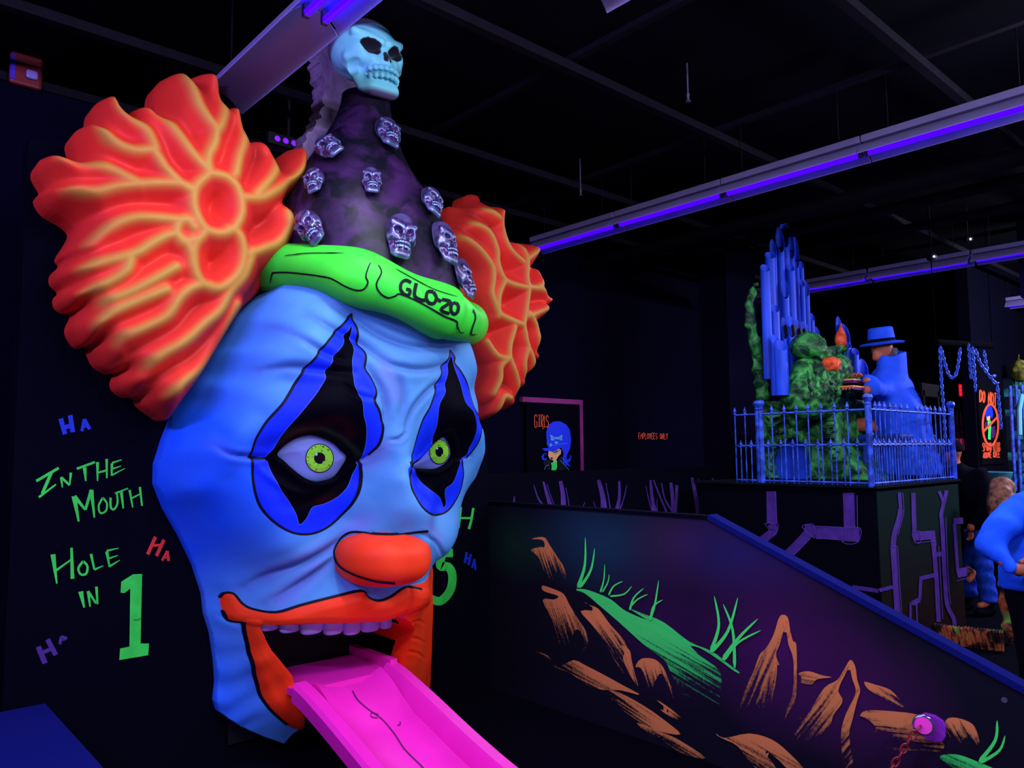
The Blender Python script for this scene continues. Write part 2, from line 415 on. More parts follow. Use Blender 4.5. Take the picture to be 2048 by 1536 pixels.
def brushed(name, polys, m, parent, step=.012, off=.003):
    """polys: (outline px, fade-from px, fade-to px, stroke angle px vector)"""
    V = []; F = []; fade = []; stro = []
    for k_, (pl_, f0, f1, sv) in enumerate(polys):
        A = PL(spline(pl_, 3, True), X=RX)[:, 1:]; a0, a1 = P(*f0, X=RX)[1:], P(*f1, X=RX)[1:]
        s0 = (P(f0[0]+sv[0], f0[1]+sv[1], X=RX)-P(*f0, X=RX))[1:]; s0 /= np.linalg.norm(s0); s1 = np.array([-s0[1], s0[0]])
        lo, hi = A.min(0)-step, A.max(0)+step; ny, nz = [int((hi[i]-lo[i])/step)+2 for i in (0, 1)]
        gy, gz = np.meshgrid(lo[0]+np.arange(ny)*step, lo[1]+np.arange(nz)*step, indexing='ij'); Q = np.stack([gy.ravel(), gz.ravel()], -1)
        sd = psd(Q, A); out = sd < 0; ok = sd > -step*1.45; Q2 = Q.copy(); Q2[out & ok] = near_on(Q[out & ok], A)
        tt = ((Q2-a0)@(a1-a0))/((a1-a0)@(a1-a0)); base = len(V)
        V += [(RX-off-.0004*k_, q[0], q[1]) for q in Q2]; fade += list(1-np.clip(tt*1.12-.05, 0, 1)**.9*.95); stro += [(q@s0*2.2+k_*7, q@s1*52, 0) for q in Q2]
        inn = (sd > 0).reshape(ny, nz); okk = ok.reshape(ny, nz)
        for i in range(ny-1):
            for j in range(nz-1):
                if okk[i, j] and okk[i+1, j] and okk[i, j+1] and okk[i+1, j+1] and (inn[i, j] or inn[i+1, j] or inn[i, j+1] or inn[i+1, j+1]):
                    F.append((base+i*nz+j, base+i*nz+j+1, base+(i+1)*nz+j+1, base+(i+1)*nz+j))
    used = sorted({i for f in F for i in f}); rm = {u: i for i, u in enumerate(used)}
    o = mesh(name, [V[u] for u in used], [tuple(rm[i] for i in f) for f in F], m, parent, smooth=False)
    setattr_f(o, 'fade', [fade[u] for u in used])
    at = o.data.attributes.new('stroke', 'FLOAT_VECTOR', 'POINT'); at.data.foreach_set('vector', np.array([stro[u] for u in used], np.float32).ravel())
    return o
rocks = [
 ([(1063, 1078), (1088, 1074), (1100, 1090), (1116, 1115), (1130, 1138), (1133, 1165), (1126, 1152), (1116, 1138), (1105, 1165), (1092, 1150), (1078, 1115), (1062, 1100), (1080, 1094), (1090, 1094), (1086, 1080)], (1105, 1095), (1098, 1172), (10, 30)),
 ([(1086, 1171), (1108, 1178), (1128, 1188), (1140, 1210), (1158, 1240), (1172, 1262), (1176, 1290), (1160, 1312), (1171, 1285), (1160, 1262), (1150, 1262), (1136, 1300), (1120, 1290), (1105, 1240), (1086, 1200), (1108, 1199), (1118, 1192), (1088, 1182)], (1135, 1195), (1128, 1315), (12, 35)),
 ([(1160, 1199), (1180, 1210), (1198, 1218), (1222, 1250), (1250, 1282), (1264, 1320), (1276, 1365), (1270, 1376), (1245, 1350), (1215, 1290), (1185, 1250), (1162, 1222), (1192, 1220)], (1215, 1240), (1225, 1352), (20, 30)),
 ([(1243, 1290), (1260, 1300), (1264, 1320), (1270, 1345), (1277, 1372), (1262, 1352), (1247, 1318), (1250, 1305)], (1255, 1300), (1275, 1500), (8, 30)),
 ([(1070, 1303), (1095, 1310), (1118, 1332), (1148, 1320), (1175, 1332), (1210, 1350), (1250, 1372), (1282, 1390), (1240, 1380), (1195, 1378), (1160, 1360), (1140, 1345), (1108, 1333), (1090, 1315)], (1190, 1340), (1180, 1400), (35, 18)),
 ([(1190, 1372), (1240, 1385), (1290, 1412), (1330, 1440), (1362, 1468), (1320, 1462), (1270, 1440), (1215, 1400)], (1270, 1385), (1240, 1445), (35, 22)),
 ([(1275, 1445), (1320, 1462), (1360, 1480), (1412, 1515), (1375, 1510), (1330, 1490), (1295, 1465)], (1330, 1452), (1325, 1520), (35, 20)),
 ([(1272, 1333), (1284, 1317), (1310, 1318), (1328, 1335), (1340, 1365), (1352, 1385), (1345, 1398), (1330, 1404), (1340, 1386), (1325, 1345), (1310, 1365), (1302, 1380), (1290, 1350), (1282, 1335)], (1305, 1322), (1312, 1405), (8, 30)),
 ([(1315, 1400), (1340, 1415), (1368, 1440), (1340, 1432), (1322, 1418), (1345, 1427)], (1335, 1400), (1360, 1460), (30, 20)),
 ([(1566, 1229), (1577, 1235), (1582, 1262), (1588, 1284), (1594, 1290), (1595, 1350), (1592, 1400), (1578, 1430), (1570, 1488), (1568, 1470), (1574, 1420), (1587, 1385), (1588, 1320), (1578, 1288), (1572, 1255), (1560, 1290), (1553, 1308), (1560, 1330), (1569, 1356), (1556, 1325), (1545, 1350), (1536, 1400), (1510, 1440), (1518, 1400), (1500, 1410), (1470, 1432), (1452, 1440), (1470, 1410), (1482, 1380), (1505, 1350), (1520, 1310), (1533, 1296), (1548, 1270), (1558, 1238)], (1560, 1260), (1500, 1470), (-14, 32)),
 ([(1548, 1318), (1556, 1330), (1548, 1390), (1530, 1440), (1512, 1440), (1522, 1390), (1538, 1345)], (1550, 1300), (1520, 1445), (-6, 34)),
 ([(1600, 1345), (1620, 1342), (1645, 1350), (1665, 1354), (1635, 1358), (1625, 1368), (1602, 1364), (1612, 1356), (1600, 1350)], (1620, 1340), (1620, 1390), (30, 5)),
 ([(1702, 1319), (1712, 1333), (1716, 1360), (1722, 1380), (1716, 1400), (1706, 1440), (1700, 1465), (1703, 1500), (1708, 1536), (1690, 1536), (1685, 1500), (1684, 1460), (1694, 1425), (1713, 1385), (1706, 1358), (1700, 1335), (1690, 1352), (1682, 1368), (1678, 1385), (1686, 1396), (1684, 1408), (1668, 1430), (1662, 1450), (1640, 1470), (1605, 1482), (1593, 1472), (1612, 1455), (1580, 1462), (1586, 1448), (1620, 1420), (1650, 1375), (1675, 1360), (1690, 1338)], (1680, 1360), (1600, 1530), (-22, 28)),
 ([(1730, 1363), (1750, 1368), (1780, 1378), (1798, 1395), (1810, 1412), (1790, 1412), (1770, 1396), (1740, 1380)], (1770, 1370), (1775, 1430), (30, 18)),
 ([(1722, 1430), (1735, 1420), (1790, 1422), (1842, 1430), (1860, 1450), (1880, 1475), (1890, 1490), (1880, 1502), (1850, 1500), (1800, 1500), (1770, 1492), (1790, 1470), (1762, 1460), (1740, 1478), (1720, 1491), (1738, 1470), (1755, 1458), (1740, 1440), (1725, 1432)], (1800, 1420), (1800, 1525), (40, 3)),
 ([(1893, 1440), (1910, 1434), (1940, 1443), (1955, 1460), (1962, 1495), (1958, 1503), (1948, 1498), (1938, 1460), (1925, 1485), (1908, 1480), (1893, 1465)], (1920, 1438), (1925, 1500), (14, 25)),
 ([(1430, 1462), (1450, 1475), (1500, 1466), (1545, 1478), (1580, 1505), (1615, 1545), (1590, 1550), (1560, 1520), (1520, 1490), (1560, 1545), (1530, 1550), (1500, 1520), (1475, 1490), (1450, 1478), (1436, 1470)], (1500, 1465), (1500, 1580), (35, 20)),
]
rk = brushed('painted_rocks', rocks, M_rock, wr); rk['label'] = 'orange rocks painted with dry brush strokes'
grass = [
 ([(1148, 1179), (1170, 1178), (1200, 1188), (1225, 1200), (1250, 1220), (1285, 1236), (1320, 1248), (1350, 1265), (1375, 1285), (1400, 1310), (1442, 1345), (1440, 1400), (1436, 1436), (1410, 1420), (1375, 1400), (1345, 1350), (1330, 1320), (1290, 1290), (1240, 1245), (1205, 1215), (1170, 1186)], (1330, 1262), (1345, 1425), (34, 19)),
 ([(1262, 1218), (1290, 1228), (1330, 1245), (1380, 1283), (1425, 1302), (1455, 1325), (1484, 1347), (1470, 1342), (1440, 1320), (1400, 1295), (1372, 1288), (1330, 1258), (1300, 1242)], (1350, 1240), (1300, 1500), (34, 19)),
 ([(1880, 1512), (1915, 1508), (1960, 1524), (1995, 1540), (2010, 1560), (1950, 1560), (1900, 1530)], (1920, 1505), (1915, 1580), (34, 15)),
]
gr = brushed('painted_turf', grass, M_grassb, wr, off=.006); gr['label'] = 'green turf bank painted on the wall'
bl = [([(1158, 1175), (1172, 1130), (1173, 1074)], 8, 2), ([(1162, 1175), (1184, 1140), (1192, 1096)], 7, 2), ([(1203, 1184), (1210, 1160), (1212, 1128)], 4, 1.5), ([(1207, 1184), (1218, 1165), (1221, 1148)], 3.5, 1.5),
      ([(1220, 1190), (1230, 1172), (1248, 1162)], 4, 2), ([(1222, 1192), (1250, 1188), (1266, 1172)], 4, 2), ([(1262, 1220), (1270, 1195), (1290, 1176)], 5, 2), ([(1264, 1212), (1278, 1198), (1298, 1188)], 4, 2),
      ([(1302, 1238), (1312, 1210), (1320, 1160)], 6, 2), ([(1304, 1240), (1310, 1212), (1328, 1199)], 6, 2),
      ([(1424, 1302), (1440, 1250), (1431, 1192)], 8, 3), ([(1424, 1304), (1458, 1262), (1478, 1195)], 9, 3), ([(1472, 1335), (1468, 1260), (1449, 1208)], 7, 3), ([(1448, 1318), (1480, 1275), (1518, 1237)], 9, 3), ([(1450, 1320), (1478, 1285), (1524, 1260)], 7, 2.5),
      ([(1960, 1522), (1992, 1480), (1996, 1440)], 9, 4), ([(1962, 1524), (2000, 1500), (2012, 1470)], 8, 3)]
strokes('painted_grass_blades', bl, M_grass, wr, off=.012, taper=True, X=RX)
# purple bare branches on the half wall ------------------------------------
M_pur = mat('purple_branch_paint', (.085, .030, .27), .8, .1, var=.5, vscale=14)
br = [([(1027, 1008), (1028, 992)], 4, 1.5), ([(1085, 1010), (1075, 995), (1067, 970)], 4, 1.5), ([(1100, 1012), (1092, 985), (1086, 963)], 9, 3), ([(1108, 1012), (1100, 990), (1093, 968)], 2, 1.2),
      ([(1126, 1016), (1125, 990), (1120, 962)], 11, 7), ([(1138, 1016), (1135, 995), (1131, 975)], 2.5, 1.2), ([(1164, 1017), (1169, 1004)], 2, 1), ([(1192, 1020), (1186, 1003)], 2, 1),
      ([(1207, 1020), (1205, 995), (1196, 960)], 13, 7), ([(1220, 1020), (1217, 1000), (1211, 966)], 3, 1.2), ([(1232, 1022), (1238, 995), (1238, 962)], 8, 4), ([(1238, 1020), (1246, 1000), (1253, 970)], 3, 1.2),
      ([(1310, 1028), (1304, 1000), (1300, 960)], 10, 4), ([(1305, 1025), (1298, 1005), (1291, 972)], 3, 1.2), ([(1335, 1030), (1322, 1000), (1306, 960)], 4, 2), ([(1346, 1030), (1345, 1000), (1341, 965)], 9, 6), ([(1344, 1022), (1330, 1000), (1322, 966)], 5, 1.5), ([(1350, 1025), (1352, 1000), (1353, 970)], 5, 6), ([(1314, 1028), (1313, 998)], 2, 1),
      ([(1398, 1036), (1392, 1000), (1383, 955)], 13, 5), ([(1408, 1034), (1402, 1005), (1396, 958)], 3, 1.5), ([(1408, 1030), (1418, 1000), (1425, 956)], 7, 3), ([(1371, 1032), (1374, 1024)], 1.5, 1)]
strokes('painted_branches', br, M_pur, half, Y=4.9)
# door and girl sign --------------------------------------------------------
M_mag = mat('magenta_tape', (.30, .018, .20), .6, .2, var=.35, vscale=5); M_red = mat('orange_red_paint', (.85, .085, .03), .6, .2)
d0, d1 = P(1055, 795, Y=6.78), P(1161, 800, Y=6.78)
dx0, dx1, dz = d1[0]-1.05, float(d1[0]), float((d0[2]+d1[2])/2)
door = sbox('door_1', (dx0+.06, 6.74, 0), (dx1-.06, 6.8, dz-.06), M_wall)
b = MB(); b.box(((dx0+dx1)/2, 6.77, dz-.03), (dx1-dx0, .06, .06)).box((dx1-.03, 6.77, dz/2-.03), (.06, .06, dz-.06))
st(b.build('door_frame', M_mag))
MB().tube([(dx0+.14, 6.70, 1.02), (dx0+.26, 6.70, 1.02)], .012, 8).box((dx0+.14, 6.73, 1.02), (.05, .03, .12)).build('door_handle', mat('dim_steel', (.1, .1, .1)), door)
gy = 6.735
def L(*s): return [(list(x), 1.3) for x in s]
girls = L([(1074, 834), (1072, 830), (1069, 832), (1069, 851), (1071, 855), (1073.5, 852), (1073.5, 844), (1071.5, 844)], [(1076, 830), (1080, 830)], [(1078, 830), (1078, 853)], [(1076, 853), (1080, 853)],
          [(1082, 853), (1082, 830), (1085.5, 832), (1085, 841), (1082, 843)], [(1083, 843), (1086, 858)], [(1088, 831), (1088, 853), (1090.5, 853)], [(1096, 835), (1094.5, 831), (1092, 833), (1092, 840), (1096, 844), (1096, 852), (1094, 855), (1092, 852)])
strokes('girls_lettering', girls, M_red, door, n=3, off=.004, Y=gy)
B_ = mat('royal_blue_paint', (.006, .028, .93), .6, .2); LB = mat('sky_blue_paint', (.08, .33, .88), .6, .2); SK = mat('peach_paint', (.80, .42, .20), .6, .2)
LG = M_grass; BK = mat('black_paint', (.002, .002, .006), .6, .2); DP = mat('plum_paint', (.07, .008, .10), .6, .2)
def scl(pts, X0, Y0, s): return [(X0+x*s, Y0+y*s) for x, y in pts]
cs = 1/4.096
def C3(pts): return scl(pts, 950, 750, cs)
poly_mesh('painted_hair', [C3([(585, 540), (582, 470), (600, 410), (640, 382), (690, 378), (745, 405), (775, 450), (786, 530), (778, 600), (755, 650), (745, 680), (755, 695), (775, 680), (780, 650), (788, 670), (778, 705), (760, 720), (785, 755), (740, 735), (715, 690), (725, 640), (700, 590), (640, 600), (600, 600), (590, 570)]),
                           C3([(590, 655), (570, 645), (560, 665), (565, 685), (590, 680), (575, 700), (550, 695), (542, 670), (555, 650), (575, 638)])], B_, door, off=.004, Y=gy)
poly_mesh('painted_face', [C3([(600, 620), (640, 605), (680, 600), (702, 615), (700, 645), (680, 665), (665, 690), (655, 735), (635, 720), (640, 702), (610, 690), (596, 660)])], SK, door, off=.007, Y=gy)
poly_mesh('painted_top', [C3([(618, 720), (645, 712), (668, 700), (670, 750), (660, 780), (622, 780), (625, 745)])], LG, door, off=.008, Y=gy)
poly_mesh('painted_jacket', [C3([(555, 718), (570, 700), (590, 690), (620, 705), (612, 740), (615, 780), (585, 780), (590, 745), (565, 740)]), C3([(675, 700), (700, 672), (715, 700), (740, 735), (750, 765), (740, 780), (670, 780), (680, 740)])], BK, door, off=.006, Y=gy)
poly_mesh('painted_lips', [C3([(613, 676), (625, 674), (634, 680), (630, 692), (618, 692)])], DP, door, off=.010, Y=gy)
poly_mesh('painted_cap', [C3([(542, 605), (570, 598), (610, 600), (650, 570), (700, 560), (755, 555), (745, 580), (690, 600), (640, 632), (600, 620), (570, 622)])], B_, door, off=.010, Y=gy)
poly_mesh('painted_bow', [C3([(605, 490), (622, 492), (640, 508), (650, 508), (678, 508), (695, 495), (712, 490), (705, 520), (712, 535), (690, 535), (660, 528), (630, 538), (612, 535), (615, 515)]), C3([(602, 570), (612, 560), (628, 566), (620, 582), (604, 586)]), C3([(642, 550), (660, 542), (676, 548), (672, 562), (650, 566)])], LB, door, off=.013, Y=gy)
strokes('painted_outline', [(C3(p), .5) for p in ([(600, 590), (640, 575), (700, 565), (750, 560)], [(640, 632), (665, 645), (695, 625)], [(700, 672), (720, 700), (715, 730)], [(580, 550), (592, 580)])]+[(C3(p), .8) for p in ([(560, 775), (580, 740), (600, 740)], [(690, 700), (712, 720), (735, 745), (762, 778)])], LB, door, n=3, off=.015, Y=gy)
strokes('painted_eye', [(C3([(640, 640), (660, 625), (690, 615)]), 1.2), (C3([(655, 632), (668, 628)]), 1.6), (C3([(640, 508), (640, 525), (685, 528), (688, 505)]), .5)], BK, door, n=3, off=.017, Y=gy)
# employees only --------------------------------------------------------------
def letters(px0, py0, px1, py1, h, txt, gap=.25):
    G = {'E': [[(1, 0), (0, 0), (0, 1), (1, 1)], [(0, .5), (.8, .5)]], 'M': [[(0, 1), (0, 0), (.5, .6), (1, 0), (1, 1)]], 'P': [[(0, 1), (0, 0), (.9, .05), (.9, .5), (0, .55)]], 'L': [[(0, 0), (0, 1), (.9, 1)]],
         'O': [[(.5, 0), (.05, .3), (.05, .7), (.5, 1), (.95, .7), (.95, .3), (.5, 0)]], 'Y': [[(0, 0), (.5, .5), (1, 0)], [(.5, .5), (.5, 1)]], 'S': [[(1, .1), (.3, 0), (0, .3), (.9, .65), (.8, 1), (0, .95)]], 'N': [[(0, 1), (0, 0), (1, 1), (1, 0)]],
         'D': [[(0, 0), (0, 1), (.7, .85), (1, .5), (.7, .1), (0, 0)]], 'T': [[(0, 0), (1, 0)], [(.5, 0), (.5, 1.1)]], 'W': [[(0, 0), (.2, 1), (.5, .3), (.8, 1), (1, 0)]], 'I': [[(.5, 0), (.5, 1)]], 'G': [[(1, .15), (.5, 0), (0, .5), (.5, 1), (1, .8), (1, .5), (.6, .5)]],
         'C': [[(1, .15), (.5, 0), (0, .5), (.5, 1), (1, .85)]], 'U': [[(0, 0), (0, .8), (.5, 1), (1, .8), (1, 0)]], 'B': [[(0, 0), (.8, .1), (.7, .45), (0, .5), (.9, .6), (.9, .95), (0, 1), (0, 0)]], 'A': [[(0, 1), (.5, 0), (1, 1)], [(.2, .65), (.8, .65)]],
         'V': [[(0, 0), (.5, 1), (1, 0)]], 'K': [[(0, 0), (0, 1)], [(1, 0), (0, .55), (1, 1)]], 'X': [[(0, 0), (1, 1)], [(1, 0), (0, 1)]]}
    n = len(txt); W = (px1-px0)/(n-gap); out = []
    for i, ch in enumerate(txt):
        if ch == ' ': continue
        x0 = px0+i*W; yb = py0+(py1-py0)*i/n; hh = h[0]+(h[1]-h[0])*i/n if hasattr(h, '__len__') else h
        for s in G[ch]: out.append([(x0+x*W*(1-gap), yb+y*hh) for x, y in s])
    return out
strokes('employees_only_lettering', [(s, 1.15) for s in letters(1277, 866, 1335, 867, (11.5, 11.5), 'EMPLOYEES ONLY', .3)], M_red, wall_back, n=2, Y=6.8)
# fire alarm strobe -----------------------------------------------------------
a = P(50, 146, Y=6.8); a = P(50, 146, Y=5.9); sbox('wall_alcove', (-1.2, 5.9, 0), (.42+float(a[0]), 6.05, 4.27), M_wall2); t = thing('fire_alarm_strobe', 'red fire alarm strobe box mounted high on the dark wall', 'fire alarm', (a[0], 5.9, a[2]))
MB().box((0, -.03, 0), (.19, .05, .22)).build('housing', mat('alarm_red', (.16, .006, .02), .4, .4), t, bevel=.02)
MB().box((.03, -.07, -.03), (.07, .03, .06)).build('lens', mat('strobe_lens', (.25, .2, .6), .12, .8), t, bevel=.015)
MB().box((-.078, -.052, 0), (.03, .012, .17)).build('side_label', mat('violet_plate', (.06, .01, .45), .4, .4), t)
# led bar -----------------------------------------------------------------------
a = P(580, 284, Y=5.3); t = thing('led_bar_light', 'black light bar with four violet lamps hung near the ceiling', 'light', a)
MB().box((0, .03, .0), (.34, .06, .09)).box((0, .03, .35), (.02, .02, .62)).build('housing', mat('black_plastic', (.004, .004, .01), .5, .3), t, bevel=.006)
M_led = mat('violet_led', (.16, .01, 1.0), .4, .2, emit=1.6)
for i in range(4): MB().lathe(((i-1.5)*.066, 0, 0), [(.001, .012), (.016, .008), (.022, 0), (.022, -.01)], 16, axis=(0, -1, 0)).build('lamp', M_led, t, smooth=True)
# strip lights --------------------------------------------------------------------
M_hood = mat('white_reflector', (.24, .19, .48), .35, .4, var=.2, vscale=3); M_hin = M_hood
M_tube = mat('black_light_tube', (.030, .0, 1.0), .3, .3, emit=3.0); M_sock = mat('socket_plastic', (.10, .05, .14), .5, .3)
def fixture(X, y0, y1, z, label, tubes=((0, 0),), wide=.30, group='black light strips', hoodend=False, Mh=None):
    t = thing('strip_light', label, 'ceiling light', (X, (y0+y1)/2, z), group); h = (y1-y0)/2; w2 = wide/2; Mh = Mh or M_hood
    # hood: shallow curved trough, 4 mm sheet
    ang = np.linspace(-1, 1, 15); top = [(w2*a_, .10*(1-abs(a_)**1.8)-.02) for a_ in ang]; bot = [(x*.985, zz-.006) for x, zz in top][::-1]
    b = MB(); ring = top+bot; n = len(ring); V = [(x, -h, zz) for x, zz in ring]+[(x, h, zz) for x, zz in ring]
    b.add(V, [(i, (i+1) % n, n+(i+1) % n, n+i) for i in range(n)]+[(i, i+1, n-2-i, n-1-i) for i in range(14)]+[(n+i+1, n+i, n+n-1-i, n+n-2-i) for i in range(14)])
    b.build('reflector', Mh, t, ang=35)
    MB().box((0, 0, .105), (.11, 2*h, .05)).build('channel', M_hood, t, bevel=.004)
    for s in (-1, 1): MB().tube([(0, s*h*.7, .13), (0, s*h*.7, 4.5-z)], .004, 6).build('hanger_rod', M_bar, t)
    for (tx, _) in tubes:
        MB().tube([(tx, -h+.03, .005), (tx, h-.03, .005)], .019, 14).build('tube', M_tube, t, smooth=True)
        for s in (-1, 1): MB().box((tx, s*(h-.018), .02), (.035, .03, .07)).build('socket', M_sock, t, bevel=.004)
    return t
F = 1.18
x = 1.70; M_h1 = mat('lilac_reflector', (.20, .22, .62), .4, .4)
fixture(x, 3.36, 4.56, RZ, 'empty white reflector hood without tubes, beyond the clown head', tubes=(), wide=.29, Mh=M_h1)
fixture(x, 2.14, 3.34, RZ, 'white reflector hood with two violet tubes, above the clown head', tubes=((-.05, 0), (.05, 0)), wide=.29, Mh=M_h1)
for i, y in enumerate((4.68, 3.51, 2.34, 1.17)):
    fixture(5.55, y, y+1.16, RZ, ['black light strip at the far end of the long row, beside the orange hair', 'black light strip in the long row, second from its far end', 'black light strip in the long row, above the grave fence', 'black light strip in the long row, closest to the room\'s near side'][i], tubes=((0, 0),), wide=.26)
for i, y in enumerate((5.9, 4.7, 3.52, 2.34, 1.16)):
    fixture(9.8, y-.55, y+.6, RZ, ['short dim strip light left of the organ pipes, partly hidden by a pillar', 'violet strip light directly behind the organ pipes', 'violet strip light right of the organ pipes, lit end to end', 'violet strip light interrupted by a dark hanging block', 'last violet strip light of the second row'][i], tubes=((0, 0),) if i else (), wide=.26)
fixture(13.4, 2.6, 3.75, RZ, 'dim strip light far off above the barred window', tubes=((0, 0),), wide=.26)
fixture(12.9, -.3, .85, RZ, 'dim strip light far off beside the dark duct', tubes=((0, 0),), wide=.26)
q_ = P(1192, 4, Z=RZ); fixture(float(q_[0])-.05, float(q_[1])-1.16, float(q_[1]), RZ, 'strip light hood whose corner shows at the ceiling', tubes=(), wide=.26)
sbox('trim_40', (10.2, 2.05, 3.5), (10.7, 2.6, 4.5), M_wall2)
# spotlights, tiny
for (px, py, lb) in ((1868, 513, 'tiny bright spotlight just above the violet strip'), (1941, 478, 'tiny bright spotlight higher up beside the dark duct')):
    a = P(px, py, d=8.4); t = thing('spotlight', lb, 'spotlight', a, 'small ceiling spotlights')
    MB().lathe((0, 0, 0), [(.02, -.0), (.04, .01), (.04, .1), (.02, .12)], 14, axis=(.7, .7, .15)).build('can', mat('black_plastic', (.004, .004, .01)), t, smooth=True)
    MB().lathe((0, 0, 0), [(.001, -.004), (.012, -.002), (.012, .004)], 12, axis=(.7, .7, .15)).build('lamp', mat('cold_lamp', (.5, .75, 1), emit=4), t)
    MB().tube([(0.04, .04, .05), (.04, .04, 4.5-a[2])], .008, 6).build('stem', M_bar, t)
# lettering on the clown wall -------------------------------------------------------
M_gw = mat('green_wall_paint', (.035, .62, .075), .6, .2, var=.25, vscale=12); MB_ = mat('blue_wall_paint', (.006, .025, .55), .6, .2); M_rw = mat('red_wall_paint', (.62, .022, .03), .6, .2); M_pw = mat('violet_wall_paint', (.055, .018, .20), .6, .2)
q = 1/2.56
def C5(p): return [(x*q, 800+y*q) for x, y in p]
T = [([(185, 415), (300, 348)], 14), ([(262, 372), (215, 480)], 16), ([(198, 498), (285, 432)], 12, 8),
     ([(312, 395), (318, 448)], 14, 6), ([(312, 395), (355, 436)], 12), ([(362, 372), (356, 436)], 14, 6),
     ([(392, 352), (485, 318)], 12), ([(432, 345), (438, 415)], 20, 8), ([(498, 318), (498, 415)], 16, 7), ([(500, 372), (545, 360)], 10), ([(545, 302), (546, 400)], 14, 8),
     ([(572, 325), (570, 388)], 14, 8), ([(572, 322), (622, 306)], 10, 5), ([(575, 352), (618, 338)], 9, 5), ([(572, 384), (638, 350)], 10, 4),
     ([(378, 492), (402, 622)], 26, 10), ([(380, 492), (436, 562)], 20, 12), ([(436, 562), (466, 460)], 14, 16), ([(466, 460), (482, 602)], 22, 8),
     ([(525, 500), (504, 540), (512, 578), (540, 568), (546, 530), (525, 500)], 10), ([(565, 500), (566, 548), (582, 560), (600, 530), (598, 480)], 12, 9),
     ([(588, 478), (655, 452)], 10, 7), ([(620, 470), (630, 555)], 16, 8), ([(662, 460), (678, 550)], 13, 7), ([(668, 505), (722, 478)], 9, 7), ([(715, 445), (726, 542)], 12, 9),
     ([(270, 790), (290, 940)], 26, 8), ([(275, 880), (370, 812)], 12, 8), ([(365, 756), (370, 915)], 13, 20),
     ([(425, 825), (400, 860), (412, 892), (440, 888), (446, 850), (425, 825)], 12), ([(465, 788), (482, 868)], 14, 10), ([(482, 868), (528, 848)], 11, 5),
     ([(545, 775), (560, 855)], 16, 9), ([(545, 772), (606, 758)], 11, 4), ([(552, 812), (602, 795)], 11, 4), ([(558, 852), (612, 820)], 12, 4),
     ([(412, 980), (430, 1062)], 26, 9), ([(450, 978), (460, 1058)], 16, 8), ([(450, 978), (490, 1040)], 12, 12), ([(492, 955), (498, 1045)], 14, 10)]
strokes('painted_hole_lettering', [(C5(s[0]), s[1]*q)+((s[2]*q,) if len(s) > 2 else ()) for s in T], M_gw, wall_clown, n=4, Y=WY)
poly_mesh('painted_number_one', [C5([(620, 930), (680, 892), (727, 890), (722, 1100), (719, 1246), (762, 1246), (758, 1306), (610, 1331), (614, 1272), (662, 1262), (664, 1120), (666, 965), (636, 988), (616, 986)])], M_gw, wall_clown, Y=WY)
strokes('number_seam', [(C5([(683, 1122), (700, 1124), (722, 1116)]), 1.2)], mat('dark_green_paint', (.008, .12, .03)), wall_clown, off=.008, Y=WY)
HAS = {'painted_blue_ha': (MB_, [([(310, 95), (332, 175)], 24), ([(358, 78), (372, 165)], 24), ([(330, 140), (372, 128)], 22), ([(430, 98), (418, 160)], 16), ([(430, 98), (458, 150)], 18), ([(425, 140), (450, 132)], 10)]),
       'painted_red_ha': (M_rw, [([(795, 700), (755, 790)], 18), ([(838, 715), (800, 798)], 18), ([(778, 745), (818, 742)], 14), ([(855, 772), (828, 822)], 12), ([(855, 772), (862, 824)], 14), ([(838, 808), (860, 806)], 8)]),
       'painted_violet_ha': (M_pw, [([(195, 1262), (230, 1348)], 28), ([(242, 1225), (285, 1305)], 26), ([(212, 1295), (268, 1270)], 20), ([(312, 1210), (305, 1250)], 15), ([(312, 1210), (342, 1220)], 15), ([(305, 1232), (335, 1225)], 8)])}
for nme, (m_, s_) in HAS.items(): strokes(nme, [(C5(a_), b_*q) for a_, b_ in s_], m_, wall_clown, n=4, Y=WY)
strokes('painted_letter_h', [([(946, 1016), (942, 1040), (937, 1058)], 5), ([(920, 1036), (943, 1036)], 4), ([(921, 1014), (916, 1056)], 5)], M_gw, wall_clown, Y=WY)
strokes('painted_number_five', [([(905, 1106), (885, 1108), (880, 1132), (895, 1133), (904, 1150), (900, 1180), (880, 1202), (858, 1196)], 17), ([(880, 1110), (905, 1106)], 10)], M_gw, wall_clown, Y=WY)
strokes('painted_small_ha', [([(933, 1104), (929, 1126)], 5), ([(941, 1108), (936, 1130)], 5), ([(931, 1116), (939, 1117)], 4), ([(948, 1118), (943, 1136)], 4), ([(948, 1118), (950, 1140)], 4), ([(944, 1132), (950, 1132)], 2.5)], MB_, wall_clown, Y=WY)
